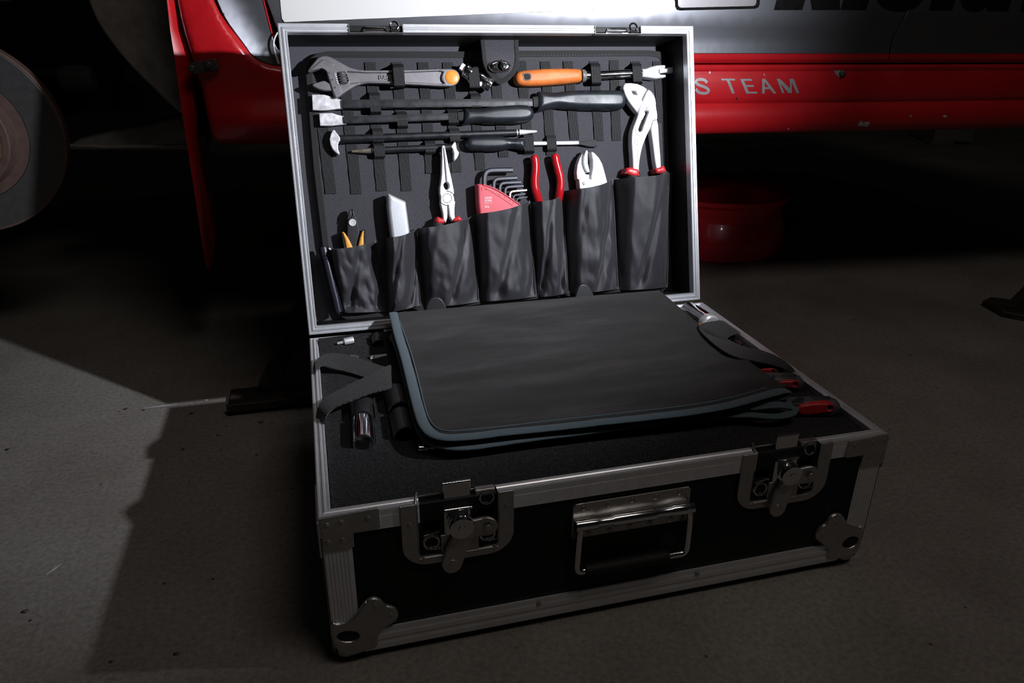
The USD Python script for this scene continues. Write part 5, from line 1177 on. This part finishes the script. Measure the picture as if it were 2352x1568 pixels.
part(rt, 'lever', tube(smoothpath([q + np.array([-0.006, 0.002, 0.003]), q + np.array([-0.016, 0.010, 0.004]), q + np.array([-0.020, 0.022, 0.003])], 2), 0.0018, 8), M['chrome'])
CUTS.append((q, q + np.array([0.001, 0, 0]), 0.0145))
# screwdrivers
def driver(label, nose, tail, red, hole, pads, z=0.006):
    p0, p1 = fz(*nose, z), fz(*tail, z)
    d = nrm(p1 - p0)
    t = thing('screwdriver', label, 'screwdriver', p0, 'red and grey screwdrivers at the right of the tray')
    L = np.linalg.norm(p1 - p0)
    back = p0 - d * (0.115 - L)
    part(t, 'handle', lathe(back, p1, [(0, 0.0001), (0, 0.007), (0.06, 0.0085), (0.2, 0.0095), (0.45, 0.0112), (0.75, 0.0122), (0.90, 0.0118), (0.97, 0.0092), (1, 0.0055), (1, 0.0001)], 28, up=(0, 0, 1), sq=2.6), M['rubber_grey'], label='dark grey rubber grip')
    part(t, 'blade', lathe(back - d * 0.06, back, [(0, 0.003), (1, 0.003)], 12), M['polished'])
    sidev = nrm(np.cross(d, [0, 0, 1]))
    sf = Frame(p0 + np.array([0, 0, 0.0]), d, np.cross(sidev, d) * 1.0, sidev)
    hs = 0.0140
    g = sf.px(chaikin(red, 1), hs)
    part(t, 'red_core', fm(sf, puff(poly_of(g).difference(poly_of(sf.px(chaikin(hole, 1), hs))), 0.004, hs, 0.002, 0.0012)), M['red_plastic'], label='red plastic core showing at the side')
    part(t, 'hanging_hole', fm(sf, puff(poly_of(sf.px(chaikin(hole, 1), hs)), 0.004, hs - 0.004, 0.0005, 0.001)), M['hole'])
    tf = Frame(p0, d, nrm(np.cross([0, 0, 1], d)), (0, 0, 1))
    dots = []
    for pad in pads:
        hh = 0.0118
        g = poly_of(tf.px(chaikin(pad, 1), hh))
        x0, y0, x1, y1 = g.bounds
        s = 0.0024
        row = 0
        y = y0
        while y < y1:
            x = x0 + (row % 2) * s / 2
            while x < x1:
                if shapely.contains_xy(g.buffer(-0.0006), x, y):
                    zz = hh * max(0.2, 1 - (abs(y) / hh) ** 2.6) ** (1 / 2.6) if abs(y) < hh else 0.004
                    dots.append(lathe(tf.w([x, y, zz - 0.002]), tf.w([x, y, zz + 0.0005]), [(0, 0.0009), (1, 0.0008)], 6))
                x += s
            y += s * 0.87
            row += 1
    if dots:
        part(t, 'grip_dots', dots, M['rubber_black'], label='patches of small black studs on the grip', kind='stuff', smooth=0)
    CUTS.append((back, p1 - d * 0.006, 0.0158))
driver('backmost red and grey screwdriver, partly under the right strap', (1735, 846), (1797, 851), [(1738, 849), (1760, 847), (1778, 847), (1782, 852), (1780, 858), (1765, 861), (1742, 856)], [(1772, 850), (1779, 850), (1780, 856), (1773, 857)], [[(1727, 832), (1744, 828), (1750, 834), (1746, 840), (1728, 841)], [(1760, 832), (1776, 834), (1780, 840), (1764, 840)]])
driver('middle red and grey screwdriver at the right of the tray', (1775, 878), (1842, 880), [(1785, 877), (1820, 875.5), (1834, 876), (1838, 883), (1834, 891), (1815, 893), (1788, 888)], [(1821, 879), (1832, 878), (1835, 884), (1831, 889), (1822, 888)], [[(1770, 862), (1780, 860), (1784, 866), (1779, 871), (1768, 868)], [(1789, 859), (1826, 858), (1832, 865), (1828, 870), (1796, 869)]])
driver('frontmost red and grey screwdriver at the right of the tray', (1815, 935), (1925, 934), [(1830, 938), (1850, 930), (1900, 927), (1916, 929), (1919, 938), (1914, 946), (1890, 950), (1850, 955), (1832, 950)], [(1901, 933), (1912, 932), (1915, 938), (1911, 943), (1902, 943)], [[(1816, 920), (1832, 911), (1846, 912), (1851, 918), (1842, 926), (1824, 928)], [(1860, 908), (1904, 906), (1910, 913), (1904, 920), (1866, 919)]])
for p0, p1, r in CUTS:
    foam = foam - hull_cut(p0, p1, r)
ft = thing('foam_tray', 'black foam tray with cut-outs filling the base of the case', 'foam tray', (0.31, 0.2, FZ))
fmesh = foam.to_mesh()
part(ft, 'foam', T(fmesh.vert_properties[:, :3], fmesh.tri_verts), M['foam'], label='flecked black foam', smooth=30)
# lifting straps of the tray
def strap(pts, w, label):
    c = np.array([on_z(x, y, FZ + z) for x, y, z, _, _ in pts])
    wv = np.array([q[3:5] for q in pts])
    wd = []
    for (x, y, z, wx, wy) in pts:
        a, b = on_z(x - wx / 2, y - wy / 2, FZ + z), on_z(x + wx / 2, y + wy / 2, FZ + z)
        wd.append(b - a)
    c, wd = smoothpath(c, 3), smoothpath(np.array(wd), 3)
    wd = wd / np.linalg.norm(wd, axis=1, keepdims=True) * w
    part(ft, 'lifting_strap', ribbon(c, wd, 0.0016, 6), M['webbing'], label=label, smooth=60)
def strap3(edges, label):
    """edges: (left edge px, right edge px, z left, z right)"""
    A = smoothpath(np.array([on_z(*a, FZ + za) for a, b, za, zb in edges]), 3)
    B = smoothpath(np.array([on_z(*b, FZ + zb) for a, b, za, zb in edges]), 3)
    s = np.linspace(0, 1, 6)
    g = A[:, None] * (1 - s)[None, :, None] + B[:, None] * s[None, :, None]
    part(ft, 'lifting_strap', sheet(g, 0.0018), M['webbing'], label=label, smooth=60)
strap3([((731, 990), (748, 1005), -0.02, -0.02), ((727, 962), (746, 980), 0.004, 0.004), ((729, 940), (748, 955), 0.018, 0.018), ((741, 916), (770, 934), 0.024, 0.022), ((790, 889), (806, 921), 0.026, 0.022), ((845, 864), (850, 903), 0.027, 0.021), ((894, 838), (898, 892), 0.026, 0.019),
        ((898, 839), (899, 889), 0.020, 0.012), ((893, 846), (890, 880), 0.010, 0.004), ((850, 832), (840, 868), 0.010, 0.003), ((800, 815), (790, 852), 0.013, 0.005), ((765, 811), (760, 846), 0.016, 0.010), ((738, 815), (740, 838), 0.019, 0.016), ((722, 832), (724, 850), 0.020, 0.018), ((720, 850), (724, 858), 0.010, 0.010), ((732, 850), (738, 852), -0.02, -0.02)], 'folded webbing strap at the left')
strap3([((1668, 742), (1702, 764), -0.004, -0.004), ((1660, 737), (1700, 766), 0.012, 0.014), ((1648, 737), (1694, 764), 0.024, 0.024), ((1628, 740), (1676, 771), 0.030, 0.028), ((1612, 743), (1664, 782), 0.034, 0.028), ((1605, 748), (1645, 782), 0.034, 0.024), ((1604, 757), (1640, 774), 0.032, 0.022), ((1622, 776), (1652, 768), 0.033, 0.024), ((1650, 800), (1680, 785), 0.034, 0.026), ((1684, 820), (1710, 798), 0.034, 0.026), ((1735, 830), (1745, 803), 0.026, 0.026), ((1785, 841), (1794, 822), 0.016, 0.022), ((1816, 856), (1822, 846), 0.012, 0.016), ((1830, 868), (1834, 864), -0.01, -0.01)], 'twisted webbing strap at the right')

# ---------------------------------------------------------------- the folded cloth over the tray
ct = thing('folded_cloth', 'folded charcoal cloth with blue-grey bound edges lying across the open case', 'cloth', (0.35, 0.25, FZ + 0.02))
def edge(pts, n=40):
    p = smoothpath(np.array(pts), 3)
    d = np.r_[0, np.cumsum(np.linalg.norm(np.diff(p, axis=0), axis=1))]
    q = np.linspace(0, d[-1], n)
    return np.stack([np.interp(q, d, p[:, k]) for k in range(3)], -1)
ZC = FZ + 0.024
def yb(x, y, Y):
    return on_y(x, y, Y)
BLp, BRp = yb(899, 720, 0.424), yb(1512, 668, 0.424)
FRp = on_z(1812, 886, ZC + 0.006)
FLp = on_z(992, 990, ZC)
left = edge([FLp, on_z(968, 950, ZC), on_z(950, 890, ZC), on_z(932, 820, ZC + 0.001), on_z(917, 772, ZC + 0.006), BLp])
right = edge([FRp, on_z(1784, 879, ZC + 0.005), on_z(1721, 834, ZC + 0.004), on_z(1660, 791, ZC + 0.003), on_z(1600, 744, ZC + 0.006), BRp])
front = edge([FLp, on_z(1012, 1001, ZC), on_z(1050, 1000, ZC), on_z(1130, 991, ZC), on_z(1280, 973, ZC), on_z(1450, 955, ZC + 0.001), on_z(1600, 939, ZC + 0.002), on_z(1690, 920, ZC + 0.006), on_z(1760, 900, ZC + 0.010), FRp], 60)
back = edge([BLp, yb(1100, 703, 0.424), yb(1300, 685, 0.424), BRp], 60)
ns, nt = 60, 40
s, t = np.linspace(0, 1, ns)[:, None, None], np.linspace(0, 1, nt)[None, :, None]
G = (1 - t) * front[:, None] + t * back[:, None] + (1 - s) * left[None] + s * right[None] - ((1 - s) * (1 - t) * FLp + s * (1 - t) * FRp + (1 - s) * t * BLp + s * t * BRp)
cr = meshkit.fbm(np.stack([G[..., 0] * 9 + G[..., 1] * 3, G[..., 1] * 26, 0 * G[..., 0]], -1), 4, 5) - 0.5
lo_ = meshkit.fbm(np.stack([G[..., 0] * 5, G[..., 1] * 5, 0 * G[..., 0] + 3], -1), 2, 9) - 0.5
inner = np.minimum(1, np.minimum(np.minimum(s, 1 - s), np.minimum(t, 1 - t))[..., 0] / 0.08)
G[..., 2] += inner * (0.0065 * cr + 0.008 * lo_)
top = part(ct, 'upper_fold', sheet(G, 0.0022), M['cloth'], label='dusty charcoal upper fold', smooth=60)
G2 = G.copy()
G2[..., 2] -= 0.0075 + 0.003 * (1 - s[..., 0] + 0 * t[..., 0])
G2[..., :2] += (np.array([-0.006, -0.006]) * (1 - s) * (1 - t))
part(ct, 'middle_fold', sheet(G2, 0.0022), M['cloth'], label='middle fold', smooth=60)
G3 = G.copy()
G3[..., 2] -= 0.0150
G3[:, :, 1] -= 0.006 * (1 - t[..., 0])
part(ct, 'lower_fold', sheet(G3, 0.0022), M['cloth'], label='lower fold', smooth=60)
# right edge: the cloth turned over in a soft roll
rl = right[3:]
part(ct, 'fold_roll', sheet(np.stack([rl + np.array([0.004 * math.sin(a), -0.002 * math.sin(a), -0.0075 + 0.0085 * math.cos(a)]) for a in np.linspace(-0.4, math.pi, 8)], 1), 0.0020), M['cloth'], smooth=60)
def hem(pts, w=0.0115, th=0.0034, lift=0.0, mat_='hem', label=None, tilt=None):
    c = edge(pts, 110)
    c = c + np.array([0, 0, lift])
    wob = meshkit.fbm(np.c_[np.arange(len(c)) * 0.16, np.zeros(len(c)) + w * 1e3, np.zeros(len(c))], 3) - 0.5
    c[:, 2] += 0.0022 * wob
    tg = np.gradient(c, axis=0)
    tg /= np.linalg.norm(tg, axis=1, keepdims=True) + 1e-12
    sd = np.cross(tg, [0, 0, 1.0])
    sd /= np.linalg.norm(sd, axis=1, keepdims=True) + 1e-9
    for k in range(1, len(sd)):
        if sd[k] @ sd[k - 1] < 0:
            sd[k] = -sd[k]
    up_ = np.cross(sd, tg)
    th_ = np.linspace(0, 2 * math.pi, 14, endpoint=False)
    k = (np.abs(np.cos(th_)) ** 3 + np.abs(np.sin(th_)) ** 3) ** (-1 / 3)
    n = len(th_)
    v = []
    for i in range(len(c)):
        v.append(c[i] + (w / 2) * (k * np.cos(th_))[:, None] * sd[i] + (th / 2) * (k * np.sin(th_))[:, None] * up_[i])
    v = np.vstack(v)
    j = np.arange(n)
    jn = (j + 1) % n
    f = []
    for i in range(len(c) - 1):
        a, b = i * n, (i + 1) * n
        f += [np.c_[a + j, a + jn, b + jn], np.c_[a + j, b + jn, b + j]]
    m_ = len(v)
    v = np.vstack([v, c[0], c[-1]])
    e = (len(c) - 1) * n
    f += [np.c_[np.full(n, m_), jn, j], np.c_[np.full(n, m_ + 1), e + j, e + jn]]
    me = T(v, np.vstack(f))
    trimesh.repair.fix_normals(me)
    part(ct, 'hem', me, M[mat_], label=label, smooth=60)
Z2 = ZC - 0.010
hem([yb(903, 721, 0.422), on_z(914, 768, ZC + 0.006), on_z(931, 822, ZC + 0.001), on_z(948, 890, ZC), on_z(962, 945, ZC), on_z(972, 975, ZC), on_z(988, 997, ZC), on_z(1015, 1008, ZC), on_z(1055, 1007, ZC), on_z(1130, 999, ZC), on_z(1280, 982, ZC), on_z(1450, 964, ZC + 0.001), on_z(1600, 947, ZC + 0.002), on_z(1690, 930, ZC + 0.006), on_z(1755, 909, ZC + 0.010), on_z(1795, 898, ZC + 0.008), on_z(1812, 899, ZC + 0.004), on_z(1808, 908, ZC - 0.001), on_z(1780, 917, ZC - 0.004), on_z(1700, 925, ZC - 0.004)], 0.0125, 0.0040, 0.0010, label='upper bound edge')
hem([on_z(906, 775, Z2 + 0.004), on_z(921, 815, Z2 + 0.002), on_z(937, 880, Z2), on_z(952, 945, Z2), on_z(964, 985, Z2), on_z(984, 1013, Z2), on_z(1020, 1026, Z2), on_z(1065, 1028, Z2), on_z(1140, 1018, Z2), on_z(1290, 997, Z2), on_z(1450, 978, Z2), on_z(1570, 962, Z2), on_z(1650, 952, Z2), on_z(1720, 952, Z2), on_z(1775, 958, Z2), on_z(1808, 954, Z2), on_z(1829, 943, Z2 + 0.001), on_z(1825, 936, Z2 + 0.005), on_z(1790, 929, Z2 + 0.007), on_z(1720, 936, Z2 + 0.006)], 0.0110, 0.0044, 0.0, label='lower bound edge')
hem([on_z(1640, 946, Z2 + 0.006), on_z(1700, 934, Z2 + 0.008), on_z(1750, 925, Z2 + 0.009), on_z(1800, 926, Z2 + 0.007), on_z(1826, 938, Z2 + 0.003)], 0.009, 0.0036, 0.0, label='middle bound edge at the right corner')
# seam along the inside of the left hem
def on_cloth(x, y):
    q = on_z(x, y, ZC)
    for _ in range(4):
        k = np.argmin(np.hypot(G[..., 0] - q[0], G[..., 1] - q[1]).ravel())
        q = on_z(x, y, G.reshape(-1, 3)[k, 2] + 0.0016)
    return q
part(ct, 'seam', tube(smoothpath([on_cloth(*q) for q in ((918, 738), (930, 770), (948, 822), (964, 885), (977, 940), (987, 966), (1001, 983), (1022, 990), (1055, 989), (1130, 982), (1280, 964), (1450, 946), (1600, 929), (1690, 911), (1760, 890))], 3), 0.0009, 6), M['hem'], label='raised seam along the bound edge')
# small things on the floor
fs = []
rng = np.random.default_rng(4)
for x, y in ((18, 1033), (420, 1032), (545, 930), (275, 945), (290, 940), (330, 942), (440, 950), (600, 970), (625, 972), (490, 1330), (378, 1340), (70, 1425), (58, 1405), (500, 1000), (590, 1045), (1230, 1300), (1440, 1320), (2090, 815), (1960, 735), (2150, 890), (255, 1520), (405, 1502)):
    c = on_z(x, y, 0)
    r = rng.uniform(0.0012, 0.0026)
    sp = trimesh.creation.icosphere(1, 1.0)
    fs.append(T(sp.vertices * [r * 1.4, r, r * 0.5] * rng.uniform(0.8, 1.2, (len(sp.vertices), 1)) + c + [0, 0, r * 0.4], sp.faces))
solid('grit', 'scattered dark grit and crumbs on the concrete floor', 'grit', fs, M['bracket'], kind='stuff', smooth=0)
sc = []
for a, b, r in (((106, 1320), (144, 1294), 0.0022), ((330, 938), (420, 927), 0.0025), ((470, 919), (480, 919), 0.003)):  # a white scratch, then light through the hinge gap painted as pale streaks
    p, q = on_z(*a, 0), on_z(*b, 0)
    d, u, n_ = basis(q - p, (0, 0, 1))
    sc.append(T(np.array([p + n_ * r * 0.3, p - n_ * r * 0.3, (p + q) / 2 - n_ * r, q, (p + q) / 2 + n_ * r]) + [0, 0, 0.0006], [[0, 1, 2], [0, 2, 4], [2, 3, 4]]))
solid('scratch_and_light_streaks', 'white scratch and painted streaks of lamp light on the concrete at the left of the case', 'floor marks', sc, M['chip'], kind='stuff', smooth=0)
